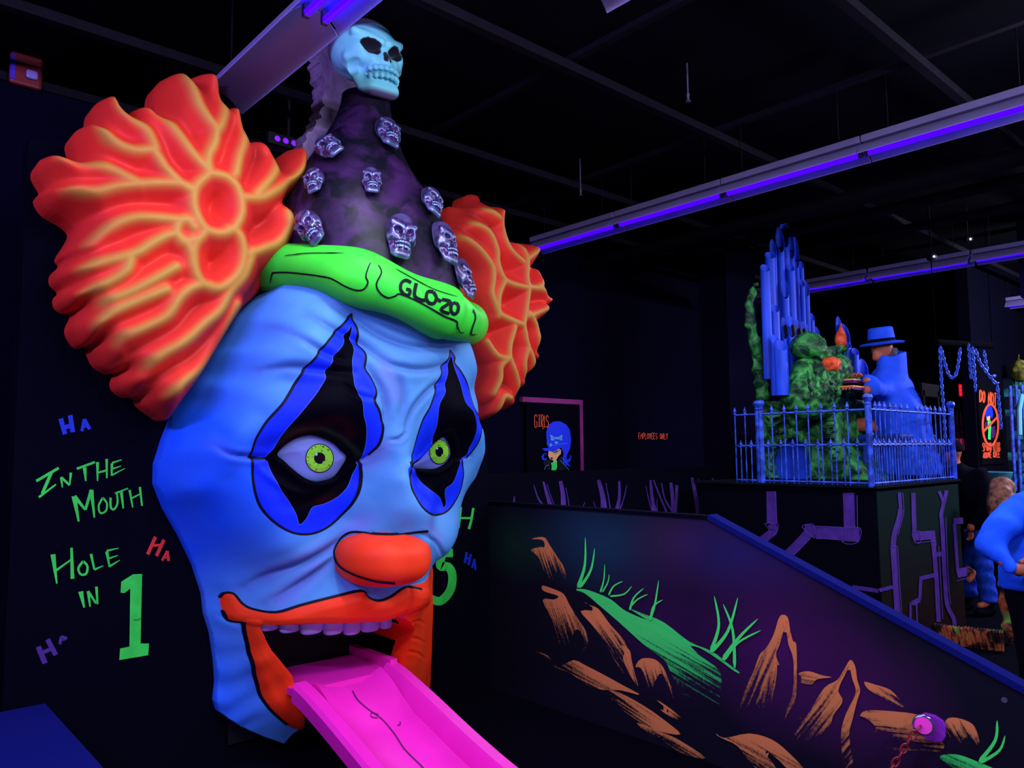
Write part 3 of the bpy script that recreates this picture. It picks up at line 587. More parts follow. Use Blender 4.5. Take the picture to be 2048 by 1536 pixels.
# ================================================================== CLOWN HEAD
CB = P(600, 1480, Y=4.45); CB = (2.45, 4.5, 0.02)
clown = thing('clown_head', 'giant blue-white clown head with orange hair tufts and a skull-studded cone hat', 'clown sculpture', CB)
XM = 2.445
ctrl = []
def cp3(px, py, Y, mir=True, dz=0):
    p = P(px, py, Y=Y); ctrl.append((p[0], p[2], Y))
    if mir and p[0] < 2.3: ctrl.append((2*XM-p[0], p[2]+dz, Y))
LEFTOUT = [(344, 839), (328, 880), (313, 929), (312, 968), (332, 1019), (363, 1073), (391, 1132), (410, 1191), (414, 1230), (426, 1269), (434, 1323), (437, 1366), (433, 1404), (439, 1424)]
for i, (px, py) in enumerate(LEFTOUT): cp3(px, py, 4.53, py < 1060)
for a in ((370, 800, 4.50), (400, 752, 4.47), (430, 700, 4.44), (462, 648, 4.36), (495, 610, 4.28), (530, 578, 4.18),
          (400, 900, 4.14), (375, 980, 4.24), (440, 770, 4.16), (480, 700, 4.1), (520, 640, 4.05), (560, 600, 3.98),
          (505, 905, 3.95), (508, 960, 3.98), (535, 1040, 4.0), (450, 850, 4.02), (450, 960, 4.06), (520, 830, 3.90), (570, 760, 3.84), (500, 790, 3.94), (540, 700, 3.88), (600, 620, 3.84), (650, 590, 3.76),
          (705, 630, 3.70), (690, 690, 3.69), (720, 720, 3.66), (745, 780, 3.64), (762, 860, 3.66), (750, 900, 3.72), (735, 925, 3.78),
          (640, 830, 3.70), (690, 830, 3.66), (600, 840, 3.76), (640, 760, 3.72), (560, 870, 3.84), (530, 890, 3.92),
          (550, 908, 3.93), (625, 862, 3.80), (697, 916, 3.83), (625, 968, 3.90), (580, 990, 3.94), (600, 1030, 3.97), (680, 1000, 3.91), (720, 960, 3.83)): cp3(*a)
for a in ((430, 1060, 4.28), (460, 1120, 4.32), (450, 1165, 4.40), (500, 1100, 4.17), (560, 1100, 4.02), (620, 1110, 3.98), (520, 1150, 4.22), (600, 1160, 4.05), (660, 1150, 3.97),
          (700, 1040, 3.90), (735, 1000, 3.78), (750, 1060, 3.76), (700, 1160, 3.93), (760, 1175, 3.88),
          (800, 640, 3.62), (800, 700, 3.585), (800, 750, 3.575), (795, 800, 3.60), (795, 850, 3.62), (790, 900, 3.61), (800, 960, 3.58), (804, 1020, 3.60), (804, 1060, 3.66), (860, 660, 3.60), (870, 700, 3.60),
          (440, 1190, 4.46), (480, 1215, 4.34), (550, 1230, 4.12), (640, 1205, 3.96), (718, 1185, 3.87), (760, 1205, 3.86), (810, 1178, 3.83), (640, 1240, 3.98), (740, 1238, 3.92), (820, 1215, 3.86),
          (470, 1300, 4.42), (470, 1400, 4.46), (500, 1320, 4.32), (525, 1335, 4.27), (540, 1420, 4.30), (590, 1440, 4.26), (520, 1460, 4.42), (569, 1485, 4.40), (500, 1250, 4.28), (560, 1360, 4.24)): cp3(*a, mir=False)
for x, z, y in ((2.74, .98, 3.86), (2.86, .98, 4.0), (2.96, .98, 4.15), (3.12, .98, 4.35), (3.35, 1.0, 4.53), (3.0, 1.15, 3.96), (3.2, 1.15, 4.2), (3.42, 1.15, 4.52), (2.8, 1.06, 3.93), (3.0, 1.05, 4.18), (3.22, 1.05, 4.42),
                (2.8, .75, 4.05), (2.92, .75, 4.18), (3.12, .75, 4.38), (3.3, .75, 4.52), (2.8, .5, 4.12), (2.92, .5, 4.2), (3.1, .5, 4.38), (3.3, .5, 4.52), (2.9, .2, 4.25), (3.1, .2, 4.4), (3.3, .2, 4.53),
                (2.62, 1.25, 3.62), (2.70, 1.3, 3.78), (2.62, 1.5, 3.62), (2.72, 1.5, 3.76)): ctrl.append((x, z, y))
C = np.array(ctrl)
def tps(C, reg=3e-3):
    X = C[:, :2]; d = np.linalg.norm(X[:, None]-X[None], axis=-1); K = np.where(d > 0, d*d*np.log(d+1e-12), 0)+reg*np.eye(len(X))
    Q = np.c_[np.ones(len(X)), X]; A = np.block([[K, Q], [Q.T, np.zeros((3, 3))]]); w_ = np.linalg.solve(A, np.r_[C[:, 2], 0, 0, 0]); return X, w_
TX, TW = tps(C)
def F0(Q):
    out = np.empty(len(Q))
    for i in range(0, len(Q), 20000):
        q_ = Q[i:i+20000]; d = np.linalg.norm(q_[:, None]-TX[None], axis=-1); out[i:i+20000] = np.where(d > 0, d*d*np.log(d+1e-12), 0)@TW[:-3]+np.c_[np.ones(len(q_)), q_]@TW[-3:]
    return np.clip(out, 3.45, 4.57)
# grid
GS = .0072; gx = np.arange(1.25, 3.75, GS); gz = np.arange(-.1, 2.85, GS)
GX, GZ = np.meshgrid(gx, gz, indexing='ij'); GQ = np.stack([GX.ravel(), GZ.ravel()], -1)
FB = F0(GQ).reshape(GX.shape)
def bil(F, Q):
    u = np.clip((Q[:, 0]-gx[0])/GS, 0, len(gx)-1.001); v = np.clip((Q[:, 1]-gz[0])/GS, 0, len(gz)-1.001); i, j = u.astype(int), v.astype(int); a, b = u-i, v-j
    return F[i, j]*(1-a)*(1-b)+F[i+1, j]*a*(1-b)+F[i, j+1]*(1-a)*b+F[i+1, j+1]*a*b
def face_hit(pts, F=None):
    """photo pixels -> (x, z) where the sight line first meets the relief"""
    F = FB if F is None else F; pts = np.array(pts, float); r = ray(pts[:, 0], pts[:, 1]); done = np.zeros(len(pts), bool); res = np.zeros((len(pts), 2)); prev = None
    ys = np.arange(3.35, 4.62, .006); pd = None
    for y in ys:
        p = O+r*(y/r[:, 1])[:, None]; Q = p[:, [0, 2]]; d = y-bil(F, Q); h = (d >= 0) & ~done
        if pd is not None: t = np.where(h, -pd/np.where(np.abs(d-pd) < 1e-9, 1, d-pd), 0)[:, None]; Qi = pQ+(Q-pQ)*np.clip(t, 0, 1)
        else: Qi = Q
        res[h] = Qi[h]; done |= h; pd, pQ = d, Q
    res[~done] = Q[~done]; return res
# wrinkles : (px polyline, groove depth, width m, side ridge)
WR = [([(650, 602), (700, 632), (760, 670), (810, 690), (860, 697), (905, 697)], .030, .030), ([(620, 632), (680, 665), (725, 690), (770, 722), (820, 738), (860, 738), (893, 728)], .034, .030),
      ([(550, 655), (600, 675), (645, 702), (690, 722)], .026, .028), ([(520, 742), (570, 734), (615, 736), (665, 742), (705, 745)], .034, .030), ([(735, 735), (760, 775), (772, 815), (768, 840)], .032, .024),
      ([(812, 862), (820, 830), (840, 800), (868, 772), (888, 765)], .030, .026), ([(780, 880), (798, 878), (812, 866)], .022, .016), ([(795, 745), (806, 790), (803, 825)], .016, .028),
      ([(430, 890), (460, 908), (500, 914), (535, 915)], .026, .020), ([(690, 930), (722, 920), (738, 912), (752, 900)], .018, .018), ([(905, 917), (925, 915), (943, 912)], .016, .018),
      ([(690, 1075), (650, 1105), (600, 1130), (540, 1150), (490, 1175)], .045, .036), ([(670, 1115), (620, 1155), (575, 1185), (530, 1210)], .034, .030), ([(460, 830), (440, 860), (450, 900)], .018, .04),
      ([(845, 1068), (872, 1085), (885, 1110)], .03, .02), ([(560, 1010), (600, 1010), (650, 985), (700, 950)], .020, .05), ([(505, 925), (545, 960), (590, 985), (640, 985)], -.018, .03),
      ([(690, 770), (720, 790), (750, 798)], .018, .018), ([(735, 700), (765, 720), (800, 728)], -.012, .03), ([(440, 1230), (470, 1245), (490, 1250)], .02, .02), ([(500, 1290), (520, 1350), (540, 1400)], -.02, .04),
      ([(808, 1250), (830, 1240), (846, 1248)], .012, .012), ([(800, 1280), (825, 1275), (846, 1285)], .012, .012), ([(800, 1300), (830, 1305), (846, 1318)], .012, .012), ([(740, 1188), (735, 1165)], .015, .016)]
def bumpy(Q):
    out = np.zeros(len(Q))
    for pts, dep, wd in WR:
        dep = dep*.72
        c_ = face_hit(spline(pts, 4)); d, s = seg_dist(Q, c_); env = np.sin(np.pi*np.clip(s*.92+.04, 0, 1))**.6
        out += dep*env*np.exp(-(d/(wd*.62))**2)-dep*.26*env*np.exp(-((d-wd*1.5)/(wd*.9))**2)
    x, z = Q[:, 0], Q[:, 1]
    out += .002*np.sin(x*9+2*np.sin(z*9))*np.cos(z*11+np.sin(x*7))
    jaw = np.clip((.95-z)/.3, 0, 1)*np.clip((2.05-x)/.2, 0, 1); out += jaw*.008*np.sin(z*38+3*np.sin(x*15))
    return out
# outlines -> (x, z)
HL = lambda pts: face_hit(pts)
upL = [(704, 628), (712, 654), (717, 687), (726, 698), (731, 712), (730, 736), (741, 752), (750, 769), (752, 785), (749, 803), (758, 822), (765, 848), (765, 867), (757, 890), (739, 909), (716, 921), (640, 925), (560, 922), (500, 914), (507, 893), (514, 874), (535, 841), (568, 804), (598, 754), (627, 719), (664, 672), (687, 647)]
loL = [(504, 914), (506, 957), (512, 991), (524, 1018), (546, 1042), (571, 1059), (597, 1068), (627, 1067), (656, 1054), (683, 1030), (705, 1006), (718, 979), (722, 947), (718, 921), (640, 915), (560, 912)]
ubL = [(702, 649), (702, 677), (707, 701), (704, 724), (707, 747), (709, 771), (720, 790), (726, 811), (728, 832), (733, 853), (732, 883), (725, 909), (712, 924), (640, 930), (540, 924), (533, 912), (545, 897), (570, 862), (601, 827), (631, 790), (650, 759), (652, 745), (664, 724), (671, 708), (685, 691), (690, 670), (697, 661)]
lbL = [(534, 912), (544, 947), (561, 979), (583, 1008), (593, 1030), (599, 1049), (612, 1037), (624, 1015), (646, 1008), (671, 996), (693, 976), (705, 949), (710, 920), (640, 905), (560, 900)]
upR = [(901, 700), (909, 715), (909, 726), (922, 743), (934, 766), (942, 794), (950, 818), (961, 841), (963, 865), (955, 888), (941, 907), (934, 916), (880, 930), (820, 930), (822, 916), (828, 897), (837, 865), (847, 837), (861, 813), (869, 787), (873, 769), (883, 747), (884, 733), (896, 719)]
ubR = [(902, 712), (908, 733), (922, 771), (931, 804), (946, 822), (952, 841), (953, 860), (947, 879), (939, 895), (929, 914), (890, 935), (826, 935), (837, 922), (856, 903), (861, 886), (873, 855), (876, 837), (880, 808), (891, 785), (890, 769), (896, 747), (896, 729)]
loR = [(818, 925), (822, 969), (832, 993), (846, 1015), (864, 1029), (878, 1029), (893, 1023), (907, 1008), (920, 984), (926, 957), (926, 937), (922, 912), (880, 915)]
lbR = [(822, 925), (837, 957), (856, 976), (878, 993), (884, 1006), (887, 1015), (892, 1006), (890, 979), (905, 966), (915, 942), (918, 918), (880, 910)]
almL = [(553, 908), (575, 886), (597, 875), (622, 870), (646, 875), (671, 887), (685, 901), (697, 914), (686, 935), (671, 954), (649, 962), (629, 963), (607, 955), (583, 937), (566, 921)]
almR = [(822, 934), (840, 918), (856, 900), (872, 883), (890, 872), (900, 882), (905, 897), (905, 910), (898, 923), (885, 933), (871, 938), (850, 938)]
lipU = [(439, 1194), (446, 1186), (466, 1187), (484, 1207), (506, 1218), (551, 1224), (600, 1210), (663, 1194), (721, 1181), (736, 1194), (756, 1201), (779, 1194), (810, 1174), (838, 1177), (853, 1177), (853, 1207), (832, 1218), (801, 1234), (760, 1248), (716, 1250), (640, 1250), (573, 1254), (515, 1252), (486, 1247), (457, 1241), (444, 1221)]
lipL = [(484, 1240), (491, 1279), (506, 1341), (518, 1386), (538, 1417), (573, 1449), (605, 1458), (612, 1426), (597, 1386), (586, 1350), (546, 1301), (528, 1265), (518, 1240)]
P_upL, P_loL, P_ubL, P_lbL, P_upR, P_ubR, P_loR, P_lbR = [HL(spline(a, 3, True)) for a in (upL, loL, ubL, lbL, upR, ubR, loR, lbR)]
P_aL, P_aR = [HL(spline(a, 4, True)) for a in (almL, almR)]
P_lU = HL(spline(lipU, 3, True)); P_lL = HL(spline(lipL, 3, True))
P_lR = np.array([(2.60, 1.02), (2.95, 1.02), (3.40, .96), (3.40, .55), (3.40, .2), (3.2, -.1), (2.62, -.1), (2.66, .4), (2.62, .7), (2.60, .9)])
# mouth opening and outer boundary
mo = HL([(515, 1248), (573, 1248), (636, 1246), (716, 1244), (761, 1243), (801, 1230)])
mR = P(np.array([803, 797, 789, 786]), np.array([1252, 1280, 1310, 1350]), Y=4.16)[:, [0, 2]]
mL = HL([(524, 1265), (542, 1301), (582, 1350), (593, 1386), (608, 1430), (605, 1456), (587, 1466), (568, 1487)])
lo_ = HL([(529, 1474), (480, 1452), (439, 1424)]); lo_out = P(np.array([p[0] for p in LEFTOUT]), np.array([p[1] for p in LEFTOUT]), Y=4.53)[:, [0, 2]][::-1]
topL = P(np.array([370, 400, 430, 462, 495, 530, 560, 600]), np.array([800, 752, 700, 648, 610, 575, 545, 520]), Y=4.4)[:, [0, 2]]
BO = list(mL)+list(lo_)+list(lo_out)+list(topL)
topz = 2.72
right = [(2.3, topz), (2.7, topz-.04), (3.0, 2.55), (3.25, 2.42), (3.45, 2.2), (3.56, 1.95), (3.58, 1.7), (3.5, 1.45), (3.38, 1.25), (3.24, 1.05), (3.21, .8), (3.20, .5), (3.19, .2), (3.12, .02), (2.95, -.05), (2.78, 0.0), (2.70, .2)]
BO += right+list(mR[::-1])+list(mo[::-1])
BO = np.array(BO)
FD = FB+bumpy(GQ).reshape(FB.shape)
# lips swell a little, brows and lids
def sw(poly, amt, wdt): return -amt*np.clip(psd(GQ, poly)/wdt, 0, 1)**.5
for pl_, am, wd in ((P_lU, .035, .05), (P_lL, .03, .05), (P_lR, .03, .05)): FD += sw(pl_, am, wd).reshape(FB.shape)
for pl_ in (P_aL, P_aR): d_ = -psd(GQ, pl_); FD += (-.022*np.exp(-((d_-.022)/.02)**2)).reshape(FB.shape)
FD = np.clip(FD, 3.4, 4.585)
sdO = psd(GQ, BO); sdE = np.maximum(psd(GQ, P_aL), psd(GQ, P_aR)); SD = np.minimum(sdO, -sdE)
keep = SD > -GS*1.5; Q2 = GQ.copy(); bad = (SD < 0) & keep; useO = bad & (sdO < -sdE); Q2[useO] = near_on(GQ[useO], BO)
for pl_, oth in ((P_aL, P_aR), (P_aR, P_aL)):
    s_ = bad & ~useO & (psd(GQ, pl_) > -GS*2); Q2[s_] = near_on(GQ[s_], pl_)
insd = (SD > 0).reshape(GX.shape); kk = keep.reshape(GX.shape)
c4 = lambda A: (A[:-1, :-1], A[1:, :-1], A[1:, 1:], A[:-1, 1:])
K4 = c4(kk); I4 = c4(insd); cell = K4[0] & K4[1] & K4[2] & K4[3] & (I4[0] | I4[1] | I4[2] | I4[3])
ids = np.arange(GX.size).reshape(GX.shape); a4 = c4(ids); FQ = np.stack([a[cell] for a in a4], -1)
used = np.unique(FQ); rm = -np.ones(GX.size, int); rm[used] = np.arange(len(used)); FQ = rm[FQ]
U = Q2[used]; VV = np.c_[U[:, 0], bil(FD, U), U[:, 1]]
# thickness: border edges run back to the wall / into the mouth
from collections import Counter
ed = Counter(); dr = {}
for f in FQ:
    for i in range(4):
        a, b = int(f[i]), int(f[(i+1) % 4]); ed[(min(a, b), max(a, b))] += 1; dr[(min(a, b), max(a, b))] = (a, b)
BE = [dr[e] for e, n_ in ed.items() if n_ == 1]; bv = sorted({i for e in BE for i in e}); bm_ = {v: len(VV)+i for i, v in enumerate(bv)}
back = VV[bv].copy(); inn_ = near_on(back[:, [0, 2]], BO); ismouth = (np.abs(back[:, 0]-2.3) < .45) & (back[:, 2] < 1.12)
iseye = (psd(back[:, [0, 2]], P_aL) > -.01) | (psd(back[:, [0, 2]], P_aR) > -.01)
back[:, 1] = np.where(iseye, back[:, 1]+.07, np.where(ismouth, np.minimum(back[:, 1]+.16, 4.58), 4.598))
nf = len(FQ); FS = [(bm_[a], bm_[b], b, a) for a, b in BE]
me = bpy.data.meshes.new('face'); AV = np.r_[VV, back]-np.array(CB)
me.from_pydata(AV.tolist(), [], [tuple(int(i) for i in f) for f in FQ]+FS); me.update(); shade(me, 55)
face = link('face', me, None, clown)
AQ = AV[:, [0, 2]]+np.array([CB[0], CB[2]])
sb = np.maximum.reduce([psd(AQ, p) for p in (P_upL, P_loL, P_upR, P_loR)]); sk = np.maximum.reduce([psd(AQ, p) for p in (P_ubL, P_lbL, P_ubR, P_lbR)])
so = np.maximum.reduce([psd(AQ, p) for p in (P_lU, P_lL, P_lR)])
def dmin(lst): return np.minimum.reduce([seg_dist(AQ, HL(spline(p, 4)))[0] for p in lst])
ln = dmin([upL[:15], upL[18:]+upL[:1], loL[:14], upR[:12], upR[13:]+upR[:1], loR[:12], [(500, 914), (520, 917), (536, 916)], lipU[0:14], [(486, 1245), (491, 1279), (506, 1341), (518, 1386), (538, 1417), (573, 1449)], [(444, 1221), (457, 1241), (486, 1245)]])
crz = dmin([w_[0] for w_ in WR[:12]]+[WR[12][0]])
gl = np.exp(-(dmin([[(560, 868), (600, 858), (640, 858), (690, 885), (722, 912)], [(520, 905), (545, 892), (575, 872)]])/.022)**2)
rd = np.exp(-(dmin([[(600, 860), (680, 840), (700, 870)], [(640, 1004), (665, 998)], [(570, 880), (590, 868)]])/.03)**2)
lav = np.exp(-(dmin([[(700, 1060), (725, 1040)], [(540, 1145), (640, 1100), (690, 1080)], [(560, 1195), (640, 1130)], [(860, 1050), (880, 1080)], [(735, 925), (760, 895)], [(765, 1190), (740, 1170), (700, 1160)], [(770, 735), (790, 790)]])/.045)**2)
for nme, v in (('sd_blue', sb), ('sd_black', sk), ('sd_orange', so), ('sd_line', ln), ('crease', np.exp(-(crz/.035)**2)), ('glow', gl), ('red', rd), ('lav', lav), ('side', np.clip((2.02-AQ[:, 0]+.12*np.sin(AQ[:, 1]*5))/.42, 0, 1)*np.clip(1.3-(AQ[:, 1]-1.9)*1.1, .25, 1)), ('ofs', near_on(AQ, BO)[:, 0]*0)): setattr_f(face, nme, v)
t = NT('clown_face_paint', .55, .18)
n1 = t.noise(3.2, 6); n2 = t.noise(26, 3, dist=.4)
c = t.mix(t.ramp(n1, .3, .7), (.060, .235, .62), (.098, .305, .70))
c = t.mix(t.math('MULTIPLY', t.attr('side'), t.ramp(n1, .1, .7, .72, 1.)), c, (.006, .095, 1.0))  # deeper blue airbrush on the side, also standing in for violet side light
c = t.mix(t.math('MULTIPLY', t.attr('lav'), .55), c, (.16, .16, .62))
c = t.mix(t.math('MULTIPLY', t.attr('crease'), t.ramp(n2, .2, .8, .30, .5)), c, (.045, .06, .30))  # creases darkened like airbrush work, shading put into the colour
jawl = t.mix(t.ramp(t.attr('sd_orange'), -.001, .001), c, t.mix(t.ramp(n1, .3, .75), (.93, .026, .004), (.86, .05, .012)))
bl_ = t.mix(t.ramp(n1, .3, .7), (.003, .020, .83), (.004, .034, .92))
c = t.mix(t.ramp(t.attr('sd_blue'), -.001, .001), jawl, bl_)
c = t.mix(t.ramp(t.math('ABSOLUTE', t.attr('sd_black')), .0016, .0032, 1, 0), c, t.mix(t.ramp(t.attr('sd_blue'), .0, .001), c, (.06, .12, .85)))
bk = t.mix(t.math('MULTIPLY', t.attr('glow'), .5), (.0012, .0008, .004), (.008, .014, .010)); bk = t.mix(t.math('MULTIPLY', t.attr('red'), .6), bk, (.016, .001, .005))
c = t.mix(t.ramp(t.attr('sd_black'), -.001, .001), c, bk)
c = t.mix(t.ramp(t.attr('sd_line'), .0055, .0075, 1, 0), c, (.002, .002, .008))
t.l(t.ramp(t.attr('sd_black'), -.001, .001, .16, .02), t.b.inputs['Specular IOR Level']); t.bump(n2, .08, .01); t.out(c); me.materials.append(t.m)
bv_face = BVHTree.FromPolygons([tuple(v) for v in (AV+np.array(CB))], [tuple(p.vertices) for p in me.polygons])
# nose -----------------------------------------------------------------------------
def superell(c, r, e=2.6, nu=56, nv=40):
    b = MB(); V = []
    f = lambda w_, k_: math.copysign(abs(w_)**(2/k_), w_)
    for i in range(nv+1):
        ph = -math.pi/2+math.pi*i/nv
        for j in range(nu): th = 2*math.pi*j/nu; V.append((c[0]+r[0]*f(math.cos(ph), e)*f(math.cos(th), 2.2), c[1]+r[1]*f(math.cos(ph), e)*f(math.sin(th), 2.2), c[2]+r[2]*f(math.sin(ph), e)))
    b.add(V, [(i*nu+j, i*nu+(j+1) % nu, (i+1)*nu+(j+1) % nu, (i+1)*nu+j) for i in range(nv) for j in range(nu)]); return b
nz = float(P(765, 1112, Y=3.72)[2])
M_or = NT('orange_red_gloss', .5, .2); M_or.out(M_or.mix(M_or.ramp(M_or.noise(5, 4), .3, .7), (.80, .035, .008), (.93, .045, .010)))
M_or = M_or.m
nose = superell((2.424, 3.84, nz-.022), (.252, .31, .157)).build('nose', M_or, clown, smooth=True, loc=CB)
M_line = mat('black_line_paint', (.002, .002, .008), .6, .15)
# eyeballs -----------------------------------------------------------------------------
t = NT('eye_white_paint', .4, .3); t.out(t.mix(t.ramp(t.noise(4, 3), .3, .7), (.17, .24, .74), (.22, .27, .70)))
M_eye = t.m
def iris_mat(r):
    t = NT('lime_iris_paint_%d' % int(r*1e4), .4, .3); ra, an = t.attr('rad'), t.n('ShaderNodeAttribute'); an.attribute_name = 'ang'
    nn = t.noise(1., 4, an.outputs['Vector']); k_ = t.math('GREATER_THAN', t.math('ADD', nn, t.math('MULTIPLY', t.math('ABSOLUTE', t.math('SUBTRACT', ra, .66)), .9)), .72)
    c = t.mix(k_, (.24, .70, .04), (.02, .18, .02)); c = t.mix(t.ramp(ra, .44, .47, 1, 0), c, (.27, .85, .05)); c = t.mix(t.ramp(ra, .40, .41, 1, 0), c, (.001, .001, .003))
    c = t.mix(t.ramp(ra, .89, .90), c, (.45, .9, .08)); c = t.mix(t.ramp(ra, .93, .94), c, (.001, .002, .003)); return t.out(c)
for k_, (almp, alpx, ip, rx_, ry_) in enumerate(((P_aL, almL, (639, 916), 28, 29), (P_aR, almR, (878, 903), 19.5, 25))):
    lo, hi = almp.min(0)-.05, almp.max(0)+.05; g = .008; xs = np.arange(lo[0], hi[0], g); zs_ = np.arange(lo[1], hi[1], g); X_, Z_ = np.meshgrid(xs, zs_, indexing='ij'); Q = np.stack([X_.ravel(), Z_.ravel()], -1)
    sd = psd(Q, almp); Yq = bil(FB, Q)+.042-.052*np.sqrt(np.clip((sd+.01)/.09, 0, 1)); ok = (sd > -.035).reshape(X_.shape); K4 = c4(ok); cell = K4[0] & K4[1] & K4[2] & K4[3]
    ids = np.arange(len(Q)).reshape(X_.shape); fq = np.stack([a[cell] for a in c4(ids)], -1); V = np.c_[Q[:, 0], Yq, Q[:, 1]]; us = np.unique(fq); rm_ = -np.ones(len(Q), int); rm_[us] = np.arange(len(us)); fq = rm_[fq]; V = V[us]
    eb = mesh('eyeball', V-np.array(CB), list(map(tuple, fq)), M_eye, clown); md = eb.modifiers.new('thick', 'SOLIDIFY'); md.thickness = .03; md.offset = -1
    bve = BVHTree.FromPolygons([tuple(v) for v in V], [tuple(f) for f in fq]); NR, NA = 12, 64; px_ = []; RA = []; AN = []
    for i in range(NR+1):
        for j in range(NA):
            th = 2*math.pi*j/NA; r_ = max(i/NR, .002); px_.append((ip[0]+rx_*r_*math.cos(th), ip[1]+ry_*r_*math.sin(th))); RA.append(i/NR); AN.append((math.cos(th)*6, math.sin(th)*6, i/NR*1.2+k_*9))
    hv, _ = hit(bve, px_, .003); fin = np.isfinite(hv).all(1); F_ = [(i*NA+j, i*NA+(j+1) % NA, (i+1)*NA+(j+1) % NA, (i+1)*NA+j) for i in range(NR) for j in range(NA)]; F_ = [f for f in F_ if all(fin[q] for q in f)]
    io = mesh('iris', np.nan_to_num(hv)-np.array(CB), F_, iris_mat(.03+k_*.01), eb); io['label'] = 'lime green iris with black pupil'
    setattr_f(io, 'rad', RA); at = io.data.attributes.new('ang', 'FLOAT_VECTOR', 'POINT'); at.data.foreach_set('vector', np.array(AN, np.float32).ravel())
    M_hl = mat('eye_highlight_paint', (.4, .6, .95), .5)
    for (du, dv, hr_) in ((-.24, -.28, .09), (.24, .24, .045)):
        hv, _ = hit(bve, [(ip[0]+rx_*(du+hr_*math.cos(a_)), ip[1]+ry_*(dv+hr_*math.sin(a_))) for a_ in np.linspace(0, 2*math.pi, 17)[:-1]], .006)
        mesh('eye_highlight', hv-np.array(CB), [tuple(range(16))], M_hl, eb, smooth=False)
# upper teeth ---------------------------------------------------------------------------
M_th = mat('lavender_tooth_paint', (.42, .36, .95), .45, .25, var=.15, vscale=9)
th_ = [(522, 560, 1262), (562, 602, 1266), (604, 648, 1269), (650, 688, 1270), (690, 723, 1270), (725, 761, 1264), (763, 785, 1258), (786, 806, 1252)]
for k_, (a_, b_2, yb) in enumerate(th_):
    yt = 1232; m_ = (a_+b_2)/2; Yc = 4.31-.24*math.sin(math.pi*(m_-510)/310)
    pl = P(a_, yb, Y=Yc); pr = P(b_2, yb, Y=Yc); tz = P(m_, yt, Y=Yc)[2]+.03
    cxx = (pl[0]+pr[0])/2; wx = (pr[0]-pl[0])/2; zb = (pl[2]+pr[2])/2
    superell((cxx, Yc+.02, (tz+zb)/2), (wx*1.04, .04, (tz-zb)/2), 4.5, 20, 16).build('tooth', M_th, clown, smooth=True, loc=CB)
# dark mouth cavity behind the teeth
MB().box((2.35, 4.585, .65), (1.0, .02, 1.1)).build('mouth_backing', mat('black_paint', (.002, .002, .006)), clown, loc=CB)
# hair tufts ------------------------------------------------------------------------------
LT = [(79, 335), (85, 313), (103, 311), (125, 318), (148, 325), (158, 311), (149, 273), (157, 255), (174, 249), (189, 256), (188, 232), (193, 205), (212, 193), (227, 198), (239, 226), (253, 236), (258, 224), (273, 216), (291, 222), (309, 238), (317, 222), (314, 185), (321, 161), (338, 150), (355, 152), (373, 168), (383, 152), (400, 149), (419, 157), (431, 178), (437, 217), (455, 215), (470, 227), (477, 260), (484, 281), (506, 284), (526, 301), (540, 328), (547, 341), (561, 316), (581, 297), (595, 295), (603, 308), (605, 335), (598, 369), (581, 393), (567, 404), (568, 418), (595, 431), (600, 444), (594, 480), (580, 515), (548, 556), (522, 588), (495, 612), (462, 652), (430, 702), (400, 754), (372, 800), (344, 839),
      (325, 831), (297, 810), (287, 791), (267, 791), (246, 776), (243, 759), (249, 740), (232, 742), (208, 728), (195, 704), (190, 686), (171, 689), (154, 670), (149, 648), (161, 619), (140, 615), (126, 602), (125, 585), (134, 573), (118, 557), (118, 537), (136, 518), (128, 504), (150, 468), (154, 451), (137, 434), (103, 414), (87, 393), (85, 379), (98, 371)]
LR = [[(100, 328), (150, 343), (190, 358), (228, 380), (252, 394)], [(100, 399), (130, 403), (170, 406), (210, 397), (260, 392), (320, 393), (348, 402)], [(180, 258), (188, 288), (205, 310), (240, 327), (275, 325)], [(275, 325), (285, 340), (300, 365), (330, 395), (348, 405)],
      [(215, 212), (225, 240), (245, 265), (268, 288), (280, 322)], [(275, 222), (300, 250), (325, 290), (350, 330), (370, 355), (383, 370)], [(345, 165), (355, 195), (368, 235), (385, 265), (398, 285), (395, 310), (381, 340), (383, 372)], [(412, 162), (424, 195), (422, 240), (410, 275), (398, 292)],
      [(460, 238), (465, 275), (456, 310), (445, 335), (435, 372)], [(512, 293), (530, 330), (520, 360), (502, 385), (478, 410)], [(597, 312), (587, 345), (565, 370), (535, 392), (490, 415), (450, 418)], [(545, 443), (545, 470), (525, 500), (490, 515), (462, 525)],
      [(383, 373), (355, 400), (352, 440), (372, 478), (402, 488), (430, 478), (446, 445), (440, 405), (418, 380), (383, 373)], [(152, 500), (190, 475), (240, 457), (300, 460), (345, 465)], [(135, 556), (164, 543), (212, 533), (246, 523), (273, 506), (308, 490), (328, 498), (345, 520), (352, 550)],
      [(140, 598), (185, 583), (222, 560), (232, 535)], [(160, 622), (222, 603), (273, 578), (318, 552)], [(165, 665), (191, 640), (239, 619), (300, 595)], [(208, 700), (219, 684), (260, 667), (301, 646), (325, 612), (349, 592), (376, 586), (402, 592)], [(255, 745), (301, 714), (342, 690), (376, 660), (410, 632), (430, 595), (455, 565), (470, 520)],
      [(312, 795), (342, 769), (383, 742), (417, 701), (431, 667), (448, 622)], [(352, 478), (335, 460), (318, 480), (330, 505), (350, 500)], [(372, 488), (352, 515), (356, 560), (376, 586), (410, 590), (445, 560), (452, 520), (440, 488), (420, 480)]]
